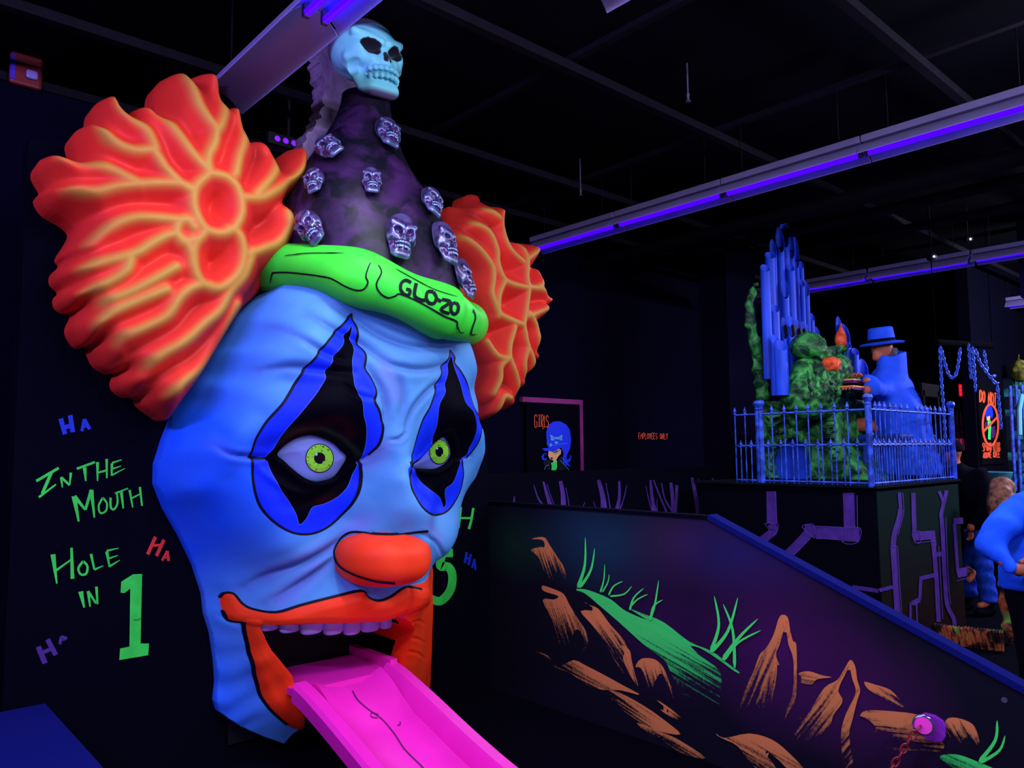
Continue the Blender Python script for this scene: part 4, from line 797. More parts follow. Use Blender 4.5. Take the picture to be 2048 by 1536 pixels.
RTf = [(886, 442), (904, 442), (908, 410), (920, 409), (937, 411), (942, 389), (955, 383), (965, 389), (971, 411), (985, 408), (998, 418), (993, 447), (994, 469), (1011, 483), (1030, 481), (1049, 485), (1062, 504), (1062, 529), (1071, 539), (1070, 574), (1079, 590), (1092, 593), (1092, 609), (1085, 619), (1089, 635), (1071, 647), (1060, 660), (1070, 676), (1068, 692), (1059, 703), (1073, 713), (1070, 724), (1058, 728), (1060, 743), (1043, 754), (1033, 762), (1039, 778), (1017, 794), (1017, 810), (1008, 823), (990, 828), (982, 837), (966, 842), (940, 850), (925, 800), (900, 700), (885, 600), (880, 520)]
RR_ = [[(915, 456), (941, 475), (955, 510), (955, 536), (968, 570), (998, 582), (1017, 584)], [(893, 482), (921, 507), (944, 542), (947, 568), (944, 593), (950, 615), (960, 637), (988, 651), (1008, 657)], [(941, 427), (966, 447)], [(982, 434), (976, 475), (985, 507), (1008, 532)], [(1008, 480), (1017, 520), (1014, 561), (1017, 584), (1014, 619), (1008, 657)],
       [(1047, 508), (1020, 526)], [(1071, 555), (1055, 574), (1036, 584), (1017, 584)], [(1017, 584), (1059, 588), (1084, 606)], [(1020, 635), (1039, 657), (1046, 689), (1059, 714)], [(1062, 625), (1035, 635), (1018, 640)], [(1008, 657), (1017, 695), (1033, 727), (1036, 750)], [(1017, 705), (1014, 734), (1025, 765)], [(988, 663), (979, 695), (980, 721), (995, 753), (1006, 781), (1012, 805)],
       [(937, 689), (957, 718), (979, 721)], [(980, 721), (963, 737), (962, 762), (952, 790)], [(988, 800), (972, 797), (966, 826)], [(957, 640), (957, 600), (968, 572)], [(1060, 672), (1048, 662)]]
t = NT('orange_hair_paint', .55, .18); n1 = t.noise(3, 4); rg = t.attr('ridge')
c = t.mix(t.ramp(n1, .3, .7), (.60, .022, .022), (.72, .034, .018)); c = t.mix(t.math('MULTIPLY', t.attr('pit_shade'), .8), c, (.27, .006, .012))  # valleys between the ridges darkened, shade put into the colour
c = t.mix(t.math('MULTIPLY', t.ramp(rg, .08, 1.1), t.ramp(n1, .3, .7, .65, .9)), c, (.33, .285, .045)); t.bump(t.noise(40, 3), .06, .01); t.out(c); M_hair = t.m
def tuft(name, outl, ridges, Yp, thick, gs, rw, label):
    oc = PL(spline(outl, 3, True), Y=Yp)[:, [0, 2]]; rc = [PL(spline(r_, 4), Y=Yp)[:, [0, 2]] for r_ in ridges]
    lo, hi = oc.min(0)-gs*2, oc.max(0)+gs*2; xs = np.arange(lo[0], hi[0], gs); zs = np.arange(lo[1], hi[1], gs); X_, Z_ = np.meshgrid(xs, zs, indexing='ij'); Q = np.stack([X_.ravel(), Z_.ravel()], -1)
    sd = psd(Q, oc); ok = sd > -gs*1.45; b_ = (sd < 0) & ok; Q[b_] = near_on(Q[b_], oc)
    rd_ = np.minimum.reduce([seg_dist(Q, r_)[0] for r_ in rc]); rg_ = np.exp(-(rd_/(rw*.85))**2)*np.clip((sd-.02)/.05, 0, 1)
    cen = oc.mean(0); rad = np.linalg.norm(Q-cen, axis=1)
    e = np.clip(sd/.11, 0, 1); edge = np.sqrt(1-(1-e)**2)
    h = thick*(.46*edge+.34*edge*(1-np.exp(-np.clip(sd, 0, 9)/.22)))+.05*edge*np.exp(-(rd_/(rw*1.9))**2)+.085*edge*(1-np.clip(rd_/.125, 0, 1)**1.5)-.03*edge*np.clip((rd_-rw*2.2)/(rw*2), 0, 1)
    gg = (len(xs), len(zs)); hb_ = h.reshape(gg)
    for _ in range(3):
        p_ = np.pad(hb_, 1, mode='edge'); hb_ = (p_[:-2, 1:-1]+p_[2:, 1:-1]+p_[1:-1, :-2]+p_[1:-1, 2:]+2*p_[1:-1, 1:-1])/6
    h = hb_.ravel(); okk = ok.reshape(gg); inn = (sd > 0).reshape(gg); K4 = c4(okk); I4 = c4(inn); cell = K4[0] & K4[1] & K4[2] & K4[3] & (I4[0] | I4[1] | I4[2] | I4[3])
    ids = np.arange(len(Q)).reshape(gg); fq = np.stack([a[cell] for a in c4(ids)], -1); us = np.unique(fq); rm_ = -np.ones(len(Q), int); rm_[us] = np.arange(len(us)); fq = rm_[fq]
    Yb = Yp+.10; V = np.c_[Q[us, 0], Yb-h[us], Q[us, 1]]; VB = V.copy(); VB[:, 1] = np.minimum(Yb+.12+0*VB[:, 1], 4.58)
    ec = Counter(); dd = {}
    for f in fq:
        for i in range(4):
            a, b = int(f[i]), int(f[(i+1) % 4]); ec[(min(a, b), max(a, b))] += 1; dd[(min(a, b), max(a, b))] = (a, b)
    n0 = len(V); side = [(a+n0, b+n0, b, a) for a, b in [dd[e_] for e_, c_ in ec.items() if c_ == 1]]
    o = mesh(name, np.r_[V, VB]-np.array(CB), list(map(tuple, fq))+[tuple(f[::-1]+n0) for f in fq]+side, M_hair, clown, ang=70); o['label'] = label
    r2 = np.r_[rg_[us], rg_[us]*0]; pt = np.clip((rd_-rw*1.6)/(rw*1.5), 0, 1)*np.clip(sd/.08, 0, 1)*np.clip((rad-.32)/.3, 0, 1); setattr_f(o, 'ridge', r2); setattr_f(o, 'pit_shade', np.r_[pt[us], pt[us]*0]); return o
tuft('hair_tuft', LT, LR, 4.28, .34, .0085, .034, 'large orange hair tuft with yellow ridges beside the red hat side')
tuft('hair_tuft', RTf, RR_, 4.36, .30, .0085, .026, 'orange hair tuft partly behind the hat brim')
# hat ------------------------------------------------------------------------------------------
YH = 4.12
hr = [(196, 684, 778), (215, 681, 780), (240, 672, 784), (262, 662, 791), (300, 640, 803), (330, 622, 816), (365, 603, 836), (400, 587, 860), (440, 574, 882), (480, 567, 898), (530, 562, 914), (590, 556, 928)]
rings = []
for (py, a_, b_2) in hr:
    pa, pb = P(a_, py, d=4.72), P(b_2, py, d=4.72); cc = P((a_+b_2)/2, py, Y=YH); rings.append((cc[0], cc[2], np.linalg.norm(pa-pb)/2))
rg2 = spline(np.array(rings), 6); NA = 96; V = []
for x_, z_, r_ in rg2:
    for j in range(NA):
        a_ = 2*math.pi*j/NA; wv = 1+.012*math.sin(a_*3+z_*7); V.append((x_+r_*wv*math.cos(a_), min(YH+r_*wv*math.sin(a_), 4.58), z_))
k_ = len(rg2)
t = NT('purple_hat_paint', .5, .25); n1 = t.noise(3.2, 5, dist=1.6); n2 = t.noise(9, 4, dist=.8)
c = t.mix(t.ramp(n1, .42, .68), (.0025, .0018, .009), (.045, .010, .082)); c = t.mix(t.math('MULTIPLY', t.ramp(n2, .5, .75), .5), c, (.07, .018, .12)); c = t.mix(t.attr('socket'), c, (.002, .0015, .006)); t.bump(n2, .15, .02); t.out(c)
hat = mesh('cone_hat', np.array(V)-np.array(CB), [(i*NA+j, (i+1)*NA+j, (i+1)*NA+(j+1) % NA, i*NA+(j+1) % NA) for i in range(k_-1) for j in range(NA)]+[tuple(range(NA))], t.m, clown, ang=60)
hat['label'] = 'purple and black cone hat studded with chrome skulls'
bv_hat = BVHTree.FromPolygons([tuple(v) for v in V], [tuple(p.vertices) for p in hat.data.polygons])
# skull sdf: unit skull about 1 tall, facing -Y
_a = math.radians(20); RS = np.array([[math.cos(_a), 0, -math.sin(_a)], [0, 1, 0], [math.sin(_a), 0, math.cos(_a)]])
def skull_sdf(G, mask=False):
    x = np.abs(G[..., 0]); S = G.copy(); S[..., 0] = x
    d = ell(G, (0, .10, .16), (.36, .42, .34))
    d = smin(d, ell(S, (.24, -.02, .02), (.12, .26, .16)), .08)
    d = smin(d, ell(G, (0, -.16, -.16), (.19, .20, .20)), .08)             # upper jaw
    d = smin(d, cap(S, (.26, .0, -.06), (.20, -.12, -.36), .07, .06), .06)      # jaw ramus
    d = smin(d, cap(G, (-.12, -.20, -.38), (.12, -.20, -.38), .095), .08)       # chin
    d = smin(d, cap(S, (.05, -.32, .10), (.29, -.20, .20), .05), .05)             # brow
    d = smin(d, cap(S, (.14, -.26, -.09), (.32, -.08, -.06), .055), .05)           # cheekbone
    e = ell(S, (.165, -.33, .04), (.115, .19, .072), R=RS)
    d = np.maximum(d, -e)
    nz_ = cap(S, (.028, -.37, -.10), (.012, -.33, -.02), .020, .014); d = smin(d, cap(G, (0, -.33, -.1), (0, -.27, .06), .05, .035), .04); d = np.maximum(d, -nz_)
    ck = ell(S, (.31, -.20, -.19), (.085, .17, .10)); d = -smin(-d, ck, .04) if False else np.maximum(d, -ck*1.0)
    for r_, zz_ in ((0, -.205), (1, -.285)):
        for i_ in range(4):
            a_ = .17+.34*i_; d = smin(d, ell(S, (.185*math.sin(a_), -.19-.185*math.cos(a_)*.98, zz_), (.030, .030, .040)), .008)
    d = d+.02*np.exp(-((G[..., 2]+.245)/.010)**2)*(G[..., 1] < -.18)*(x < .19)
    return d
SV, SF = nets(skull_sdf, (-.46, -.50, -.54), (.46, .60, .58), .012)
SVs, SFs = nets(skull_sdf, (-.46, -.50, -.54), (.46, .60, .58), .027)
t = NT('chrome_skull_paint', .28, .7); t.b.inputs['Metallic'].default_value = .35; n1 = t.noise(5, 5)
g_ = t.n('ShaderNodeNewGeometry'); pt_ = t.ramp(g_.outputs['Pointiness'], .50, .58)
c = t.mix(t.ramp(n1, .35, .7), (.018, .006, .05), (.10, .035, .19)); c = t.mix(t.math('MULTIPLY', pt_, .8), c, (.25, .40, .80)); t.out(c); M_sk = t.m  # raised edges coloured pale blue as painted highlights
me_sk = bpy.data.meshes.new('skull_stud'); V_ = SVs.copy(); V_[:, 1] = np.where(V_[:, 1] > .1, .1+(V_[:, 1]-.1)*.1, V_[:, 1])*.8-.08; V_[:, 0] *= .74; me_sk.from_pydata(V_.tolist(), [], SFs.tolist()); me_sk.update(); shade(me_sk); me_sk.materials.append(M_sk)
studs = [(770, 276, 92, -14, .0), (664, 305, 84, 48, 0), (634, 370, 70, 22, 0), (742, 369, 66, 0, 0), (855, 412, 86, -28, 0), (629, 460, 88, 42, 0), (797, 480, 100, -10, 0), (879, 492, 98, -6, 0), (915, 560, 90, 4, 0)]
stud_c = []
for (px, py, hpx, tilt, _) in studs:
    pp, nn = hit(bv_hat, [(px, py)])
    if not np.isfinite(pp).all(): pp = np.array([P(px, py, d=4.7)]); nn = np.array([[.7, -.7, .1]])
    p_, n_ = pp[0], nn[0]; sc = hpx/FPX*4.6*1.05; stud_c.append(p_)
    f_ = -Vector(n_); up_ = Vector((0, 0, 1)); s_ = f_.cross(up_).normalized(); u_ = s_.cross(f_).normalized(); a_ = math.radians(tilt)
    s2 = s_*math.cos(a_)+u_*math.sin(a_); u2 = u_*math.cos(a_)-s_*math.sin(a_)
    o = bpy.data.objects.new('skull_stud', me_sk); COL.objects.link(o); o.parent = hat
    Mx = Matrix(((s2.x*sc, f_.x*sc*.8, u2.x*sc, 0), (s2.y*sc, f_.y*sc*.8, u2.y*sc, 0), (s2.z*sc, f_.z*sc*.8, u2.z*sc, 0), (0, 0, 0, 1)))
    o.matrix_local = Matrix.Translation(Vector(p_-np.array(CB))+Vector(n_)*.012)@Mx
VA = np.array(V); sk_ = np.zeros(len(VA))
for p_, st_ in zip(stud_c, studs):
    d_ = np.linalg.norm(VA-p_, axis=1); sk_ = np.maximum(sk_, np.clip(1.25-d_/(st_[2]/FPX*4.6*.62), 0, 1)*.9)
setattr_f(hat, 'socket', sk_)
# big skull on top
SKc = P(737, 124, Y=4.02); s = .56
t = NT('glowing_skull_paint', .45, .3); n1 = t.noise(6, 5); g_ = t.n('ShaderNodeNewGeometry')
sep = t.n('ShaderNodeSeparateXYZ'); t.l(t.n('ShaderNodeTexCoord').outputs['Object'], sep.inputs[0])
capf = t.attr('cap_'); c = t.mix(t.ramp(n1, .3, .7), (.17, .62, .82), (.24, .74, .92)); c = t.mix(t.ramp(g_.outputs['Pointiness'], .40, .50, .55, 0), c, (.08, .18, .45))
c = t.mix(t.ramp(capf, .0, .06), c, (.11, .085, .20)); c = t.mix(t.attr('hollow'), c, (.02, .02, .035)); t.out(c)
yaw = math.radians(6); Rz = np.array([[math.cos(yaw), -math.sin(yaw), 0], [math.sin(yaw), math.cos(yaw), 0], [0, 0, 1]]); ti = math.radians(-6); Ry = np.array([[math.cos(ti), 0, math.sin(ti)], [0, 1, 0], [-math.sin(ti), 0, math.cos(ti)]])
V_ = (SV*np.array([1.04, .92, .96])*s)@(Rz@Ry).T+SKc; V_[:, 1] = np.minimum(V_[:, 1], 4.57)
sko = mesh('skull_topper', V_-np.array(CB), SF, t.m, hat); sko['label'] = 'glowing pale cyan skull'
setattr_f(sko, 'cap_', np.maximum(SV[:, 2]-.19+.55*(SV[:, 1]+.05), (-.40-SV[:, 2])*1.2)); S_ = SV.copy(); S_[:, 0] = abs(S_[:, 0]); setattr_f(sko, 'hollow', (ell(S_, (.165, -.33, .04), (.115, .19, .072), R=RS) < .010) | (cap(S_, (.028, -.37, -.10), (.012, -.33, -.02), .020, .014) < .006))
# ragged foam strip behind hat
fo = [(668, 46), (700, 44), (730, 60), (735, 120), (715, 170), (705, 200), (690, 215), (684, 240), (664, 268), (648, 295), (630, 325), (610, 365), (596, 400), (588, 420), (584, 392), (600, 345), (607, 312), (606, 290)]
rag = [(606, 290), (616, 276), (614, 268), (628, 258), (634, 240), (644, 236), (640, 222), (650, 210), (643, 196), (652, 186), (644, 170), (650, 160), (641, 146), (645, 132), (638, 118), (644, 110), (634, 96), (640, 84), (638, 72), (648, 66), (655, 54), (668, 46)]
rr = []
for i in range(len(rag)-1):
    for tt in (0, .33, .66): rr.append((rag[i][0]*(1-tt)+rag[i+1][0]*tt+random.uniform(-3.2, 1.5), rag[i][1]*(1-tt)+rag[i+1][1]*tt+random.uniform(-2, 2)))
M_foam = mat('raw_foam_edge', (.30, .21, .42), .8, .1, var=.45, vscale=8, bump=.6, bscale=30)
A_ = PL(fo+rr, Y=4.42); MB().prism(A_, (0, .15, 0)).build('foam_edge', M_foam, hat, loc=CB)
# brim ------------------------------------------------------------------------------------------
br_pts = [(555, 548, 4.36), (575, 540, 4.18), (625, 536, 3.92), (690, 548, 3.72), (755, 569, 3.57), (820, 596, 3.48), (880, 622, 3.49), (920, 642, 3.60), (932, 648, 3.76), (934, 646, 4.0), (930, 634, 4.25)]
bc = spline(np.array([P(a_, b_2, Y=y_) for a_, b_2, y_ in br_pts]), 10)
rad = [.128+.014*math.sin(i*.23)+(.018 if i < 62 else 0) for i in range(len(bc))]
b = MB(); b.tube(bc, rad, 28)
M_gr = NT('lime_brim_paint', .5, .2); M_gr.bump(M_gr.noise(30, 3), .08, .01); M_gr.out(M_gr.mix(M_gr.ramp(M_gr.noise(4, 5), .3, .7), (.028, .60, .040), (.055, .78, .040))); M_gr = M_gr.m
brim = b.build('hat_brim', M_gr, clown, smooth=True, loc=CB); brim['label'] = 'bright green padded hat brim'
for e in (0, -1):
    pass
bv_brim = BVHTree.FromPolygons([tuple(v) for v in b.V], [f for f in b.F])
GLO = [([(822, 566), (812, 561), (803, 566), (801, 578), (808, 588), (817, 590), (820, 581), (812, 578)], 4.6), ([(832, 567), (829, 592), (846, 601), (849, 597)], 5),
       ([(866, 584), (855, 584), (852, 596), (858, 606), (868, 606), (872, 595), (866, 584)], 4.6), ([(874, 599), (882, 603)], 4.5),
       ([(883, 599), (900, 604), (881, 619), (898, 627)], 4.6), ([(911, 605), (903, 609), (901, 620), (907, 628), (914, 624), (916, 613), (911, 605)], 4.6)]
strokes('brim_lettering', [(s_[0], s_[1]*1.4) for s_ in GLO], M_line, clown, n=4, bvh=bv_brim, off=.004, loc=CB)
BL = [([(541, 566), (545, 548), (552, 545), (580, 545), (610, 548), (640, 552), (665, 558), (690, 572), (712, 580), (728, 578), (736, 565), (732, 552), (738, 532), (742, 526)], 3.2),
      ([(756, 530), (763, 545), (753, 568), (760, 585), (775, 595), (790, 592), (800, 588), (830, 600), (860, 616), (888, 632), (912, 642), (914, 652), (920, 664), (928, 664)], 3.2),
      ([(945, 618), (950, 635), (944, 655), (942, 668), (952, 668)], 2.6), ([(570, 512), (620, 507), (690, 507)], 1.6), ([(790, 538), (830, 560), (870, 580), (915, 594)], 1.6), ([(944, 625), (948, 620)], 2)]
strokes('brim_outline', BL, M_line, clown, n=5, bvh=bv_brim, off=.004, loc=CB, taper=True)
bv_nose = BVHTree.FromPolygons([tuple(Vector(v.co)+Vector(CB)) for v in nose.data.vertices], [tuple(p.vertices) for p in nose.data.polygons])
# nose outline painted where the ball meets the face
fb_all = BVHTree.FromPolygons([tuple(v) for v in (AV+np.array(CB))]+[tuple(Vector(v.co)+Vector(CB)) for v in nose.data.vertices], [tuple(p.vertices) for p in me.polygons]+[tuple(i+len(AV) for i in p.vertices) for p in nose.data.polygons])
strokes('nose_outline', [([(856, 1062), (841, 1063), (800, 1068), (779, 1069), (750, 1068), (730, 1065), (703, 1064), (683, 1075), (671, 1095), (669, 1112), (680, 1132), (707, 1148), (752, 1162), (790, 1166)], 4.2)], M_line, clown, n=5, bvh=fb_all, off=.004, loc=CB)
# ================================================================== SLIDE
M_pink = NT('pink_slide_plastic', .38, .35); M_pink.out(M_pink.mix(M_pink.ramp(M_pink.noise(5, 4), .3, .7), (.80, .013, .44), (.88, .016, .50))); M_pink = M_pink.m
sx0, sx1 = 2.01, 2.71
slide = thing('tongue_slide', 'pink plastic slide pouring out of the clown mouth like a tongue', 'slide', (2.34, 3.2, 0))
def zs(y):
    ys_ = [1.6, 2.1, 2.5, 2.95, 3.2, 3.43, 3.64, 3.9, 4.1, 4.56]; z_ = [.11, .112, .135, .195, .262, .328, .40, .473, .53, .56]
    return float(np.interp(y, ys_, z_))
ys = np.linspace(4.1, 1.7, 60); zz = np.array([zs(y) for y in ys]); zz = np.convolve(np.r_[[zz[0]]*4, zz, [zz[-1]]*4], np.ones(9)/9, 'valid')
def prof_strip(prof, m, nme, lift=0):
    V = []; n = len(prof)
    for y, z in zip(ys, zz):
        s_ = min(max((y-3.72)/.36, 0), 1); z = z+lift*s_*s_*(3-2*s_); V += [(x_, y, z+h_) for x_, h_ in prof]
    k = len(ys); F_ = [(i*n+j, (i+1)*n+j, (i+1)*n+(j+1) % n, i*n+(j+1) % n) for i in range(k-1) for j in range(n)]+[tuple(range(n)), tuple((k-1)*n+j for j in range(n))[::-1]]
    return MB().add(V, F_).build(nme, m, slide, ang=40, loc=slide.location)
H = -.10
prof_strip([(sx0+.13, H), (sx0+.20, H-.03), (sx0+.30, H-.045), (sx1-.30, H-.045), (sx1-.20, H-.03), (sx1-.13, H), (sx1-.13, H-.03), (sx1-.2, H-.065), (sx1-.3, H-.075), (sx0+.3, H-.075), (sx0+.2, H-.065), (sx0+.13, H-.03)], M_pink, 'bed', .085)
for s_, nme in ((1, sx0), (-1, sx1)):
    R_ = [(nme+s_*.0, -.10), (nme+s_*.0, -.02), (nme+s_*.02, 0), (nme+s_*.085, 0), (nme+s_*.105, -.02), (nme+s_*.135, H), (nme+s_*.135, -.14)]
    prof_strip(R_ if s_ > 0 else R_, M_pink, 'side_rail')
ys0, zz0 = ys, zz; ys = np.linspace(4.57, 4.08, 8); zz = np.array([.535]*8)
prof_strip([(sx0+.02, H+.04), (sx1-.02, H+.04), (sx1-.02, H+.0), (sx0+.02, H+.0)], M_pink, 'inner_landing')['label'] = 'flat pink landing inside the mouth'
prof_strip([(sx1-.07, H+.03), (sx1-.07, .0), (sx1-.02, .0), (sx1-.02, H+.03)], M_pink, 'inner_rail')
mbs = []
for o in slide.children: 
    if o.name.startswith('bed') or o.name.startswith('inner_landing'): mbs.append(o)
bpy.context.view_layer.update()
VVs = []; FFs = []
for o in mbs:
    b0 = len(VVs); VVs += [o.matrix_world@v.co for v in o.data.vertices]; FFs += [tuple(i+b0 for i in p.vertices) for p in o.data.polygons]
bv_s = BVHTree.FromPolygons(VVs, FFs)
M_scr = mat('purple_scratch', (.10, .004, .09), .6)
strokes('tongue_crease', [([(705, 1382), (715, 1400), (735, 1418), (765, 1440), (790, 1470), (810, 1500), (846, 1536), (880, 1575)], 2.6), ([(757, 1430), (744, 1426), (742, 1434), (755, 1437)], 2), ([(795, 1452), (800, 1450), (800, 1444)], 2)], M_scr, slide, n=5, bvh=bv_s, off=.003, loc=slide.location)
# ================================================================== ORGAN DECK
cn = P(1750, 977, d=6.47); DX, DY = float(cn[0]), float(cn[1]); DZ = float(cn[2]); re_ = P(1913, 968, Y=DY); DX1 = float(re_[0]); DY1 = 4.55
deck = st(MB().box(((DX+DX1)/2, (DY+DY1)/2, DZ/2), (DX1-DX, DY1-DY, DZ)).build('wall_deck', M_wall))
t = NT('deck_floor_paint', .8, .05); t.out(t.mix(t.ramp(t.noise(3), .3, .7), (.002, .0015, .008), (.003, .006, .008)))
MB().box(((DX+DX1)/2, (DY+DY1)/2, DZ+.01), (DX1-DX+.06, DY1-DY+.06, .02)).build('deck_boards', t.m, deck)
# airbrushed side of the deck
t = NT('deck_side_paint', .85, .05); n_ = t.noise(1.6, 4); tc2 = t.n('ShaderNodeTexCoord').outputs['Object']; sp_ = t.n('ShaderNodeSeparateXYZ'); t.l(tc2, sp_.inputs[0])
t.out(t.mix(t.ramp(t.math('ADD', sp_.outputs[2], t.math('MULTIPLY', n_, .4)), .5, 1.4), (.010, .0035, .004), (.002, .012, .012)))
MB().box(((DX+DX1)/2+.01, DY-.006, DZ/2-.01), (DX1-DX, .008, DZ-.04)).build('side_panel', t.m, deck)
M_pip = mat('violet_pipe_paint', (.085, .028, .30), .75, .12, var=.4, vscale=10); M_pip2 = mat('violet_pipe_outline', (.12, .05, .38), .75, .1)
def c2(p): return [(1400+x/3.1605, 750+y/3.1605) for x, y in p]
s3 = 3.1605
LP = [([(452, 735), (455, 935)], 62), ([(450, 940), (470, 980), (440, 1010), (380, 1055)], 52), ([(940, 745), (948, 965)], 72), ([(905, 965), (1000, 968)], 6), ([(905, 1005), (1010, 1010)], 90), ([(735, 1000), (905, 1000)], 75), ([(660, 975), (730, 990)], 70), ([(700, 985), (620, 1075), (540, 1150)], 62)]
strokes('painted_pipes', [(c2(a), b/s3) for a, b in LP], M_pip, deck, n=3, X=DX, off=.004)
LO = [([(482, 735), (490, 935)], 4), ([(415, 938), (495, 938), (490, 985), (465, 1020)], 4), ([(415, 940), (450, 1005), (410, 1060)], 3), ([(997, 760), (1000, 965)], 4), ([(905, 965), (1015, 965), (1015, 1030), (985, 1065), (905, 1055), (905, 965)], 4), ([(735, 955), (900, 962)], 4), ([(735, 1028), (900, 1042)], 4), ([(690, 942), (725, 950), (730, 1030), (650, 960), (690, 942)], 4), ([(700, 1035), (575, 1155)], 4)]
strokes('painted_pipe_edges', [(c2(a), b/s3) for a, b in LO], M_pip2, deck, n=3, X=DX, off=.012)
RP = [([(1258, 742), (1265, 850)], 22), ([(1265, 850), (1255, 910), (1225, 1010), (1218, 1080)], 34), ([(1218, 1080), (1232, 1300), (1248, 1536), (1252, 1620)], 38),
      ([(1345, 745), (1352, 1000), (1362, 1040)], 28), ([(1345, 1020), (1475, 1010)], 56), ([(1465, 985), (1475, 1080)], 34), ([(1472, 1060), (1492, 1300), (1505, 1560)], 28), ([(1478, 1265), (1390, 1285)], 26), ([(1392, 1275), (1385, 1420)], 20), ([(1385, 1420), (1335, 1445)], 32), ([(1328, 1440), (1326, 1640)], 14), ([(1365, 1440), (1372, 1640)], 10),
      ([(1508, 735), (1535, 800)], 20), ([(1555, 730), (1520, 880)], 24), ([(1520, 880), (1530, 1000), (1545, 1300), (1558, 1450), (1600, 1540), (1605, 1580)], 26), ([(1490, 1135), (1530, 1130)], 30),
      ([(1600, 925), (1660, 920)], 40), ([(1605, 940), (1625, 1240)], 22), ([(1620, 1255), (1690, 1240)], 56), ([(1215, 1340), (1130, 1360)], 24), ]
strokes('painted_pipes', [(c2(a), b/s3) for a, b in RP], M_pip, deck, n=3, Y=DY-.012, off=.004)
RO = [([(1272, 742), (1280, 850), (1270, 910), (1242, 1010)], 3), ([(1200, 1082), (1240, 1082)], 3), ([(1240, 1085), (1252, 1300), (1268, 1530)], 3), ([(1360, 1060), (1480, 1048)], 3), ([(1500, 1080), (1525, 1540)], 3), ([(1545, 900), (1562, 1300), (1575, 1450)], 3), ([(1600, 1000), (1618, 1240)], 3), ([(1615, 1300), (1690, 1280)], 3), ([(1330, 1000), (1345, 1050), (1380, 1060), (1385, 990), (1330, 990)], 3)]
strokes('painted_pipe_edges', [(c2(a), b/s3) for a, b in RO], M_pip2, deck, n=3, Y=DY-.012, off=.012)
strokes('painted_elbow', [(c2([(965, 1340), (1000, 1345), (1130, 1365)]), 26/s3), (c2([(985, 1345), (985, 1395)]), 24/s3)], M_pip, deck, n=3, X=DX, off=.004)
# ------------------------------------------------------------------ iron fence
t = NT('blue_iron_paint', .4, .4); n_ = t.noise(14, 4); t.out(t.mix(t.ramp(n_, .35, .65), (.004, .014, .22), (.028, .105, .80))); M_iron = t.m
def fence(name, label, p0, p1, talls, shorts, posts, zt_, zm, zb):
    p0 = np.array(p0, float); p1 = np.array(p1, float); root = thing(name, label, 'fence', (*((p0+p1)/2), zb)); o_ = np.array(root.location); L_ = np.linalg.norm(p1-p0)
    at = lambda s_, z: np.array([*(p0+(p1-p0)*s_), z])-o_
    for z in (zt_-.075, zm, zb+.02): MB().tube([at(0, z), at(1, z)], .010, 8).build('rail', M_iron, root, smooth=True)
    def pk(s_, top):
        b = MB(); b.tube([at(s_, zb), at(s_, top-.06)], .0062, 8); b.lathe(at(s_, top-.06), [(.009, -.012), (.016, -.006), (.010, .004), (.017, .018), (.001, .062)], 8); return b.build('picket', M_iron, root, smooth=True)
    for s_ in talls: pk(s_, zt_)
    for s_ in shorts: pk(s_, zm+.055)
    for s_ in posts:
        b = MB(); b.tube([at(s_, zb-.01), at(s_, zt_-.01)], .026, 12); b.lathe(at(s_, zt_), [(.02, -.04), (.034, -.03), (.02, -.02), (.034, 0), (.044, .025), (.034, .05), (.004, .062)], 14); b.build('post', M_iron, root, smooth=True)
    return root
ztA = float(P(1750, 800, X=DX)[2])
yv = lambda px: float(P(px, 900, X=DX+.02)[1]); xv = lambda px: float(P(px, 900, Y=DY+.02)[0])
yA, yB = yv(1472), yv(1740); fr = lambda px: (yv(px)-yA)/(yB-yA)
fence('iron_fence', 'blue spiked iron fence along the deck side that faces the slide', (DX+.02, yA), (DX+.02, yB), [fr(p) for p in (1472, 1492, 1546, 1571, 1595, 1619, 1645, 1672, 1698)], [fr(p) for p in (1482, 1503, 1537, 1562, 1586, 1611, 1636, 1662, 1688, 1715)], [fr(1518), fr(1523)], ztA, float(P(1740, 889, X=DX)[2]), DZ+.02)
xA, xB = xv(1740), xv(1906); fr = lambda px: (xv(px)-xA)/(xB-xA)
fence('iron_fence', 'blue spiked iron fence on the short deck side above the painted pipes', (xA, DY+.02), (xB, DY+.02), [fr(p) for p in (1754, 1763, 1773, 1784, 1795, 1806, 1818, 1837, 1846, 1856, 1865, 1874, 1884, 1893)], [fr(p) for p in (1750, 1758, 1768, 1779, 1790, 1800, 1812, 1824, 1831, 1841, 1851, 1860, 1869, 1879, 1888, 1898)], [0, 1], ztA-.0, float(P(1740, 889, X=DX)[2]), DZ+.02)
# ------------------------------------------------------------------ organ
M_pp = NT('blue_organ_pipe_paint', .5, .25); mp_ = M_pp.n('ShaderNodeMapping'); M_pp.l(M_pp.n('ShaderNodeTexCoord').outputs['Object'], mp_.inputs[0]); mp_.inputs['Scale'].default_value = (1, 1, .12)
M_pp.out(M_pp.mix(M_pp.ramp(M_pp.noise(14, 5, mp_.outputs[0]), .3, .65), (.006, .03, .40), (.014, .075, .85))); M_pp = M_pp.m
t = NT('green_carved_paint', .5, .3); g_ = t.n('ShaderNodeNewGeometry'); n_ = t.noise(9, 5); w_ = t.noise(8, 5, dist=.9); c = t.mix(t.ramp(w_, .42, .66), (.003, .035, .012), (.055, .42, .07)); c = t.mix(t.ramp(g_.outputs['Pointiness'], .42, .52, .8, 0), c, (.002, .02, .008)); t.bump(w_, .6, .05); t.out(t.mix(t.ramp(n_, .45, .75, 0, .7), c, (.002, .02, .015))); M_car = t.m
M_hole = mat('black_paint', (.002, .002, .006))
OY = 4.12
organ = thing('pipe_organ', 'green carved pipe organ with blue pipes and a skeleton bust', 'organ', (8.1, OY, DZ+.02)); OO = np.array(organ.location)
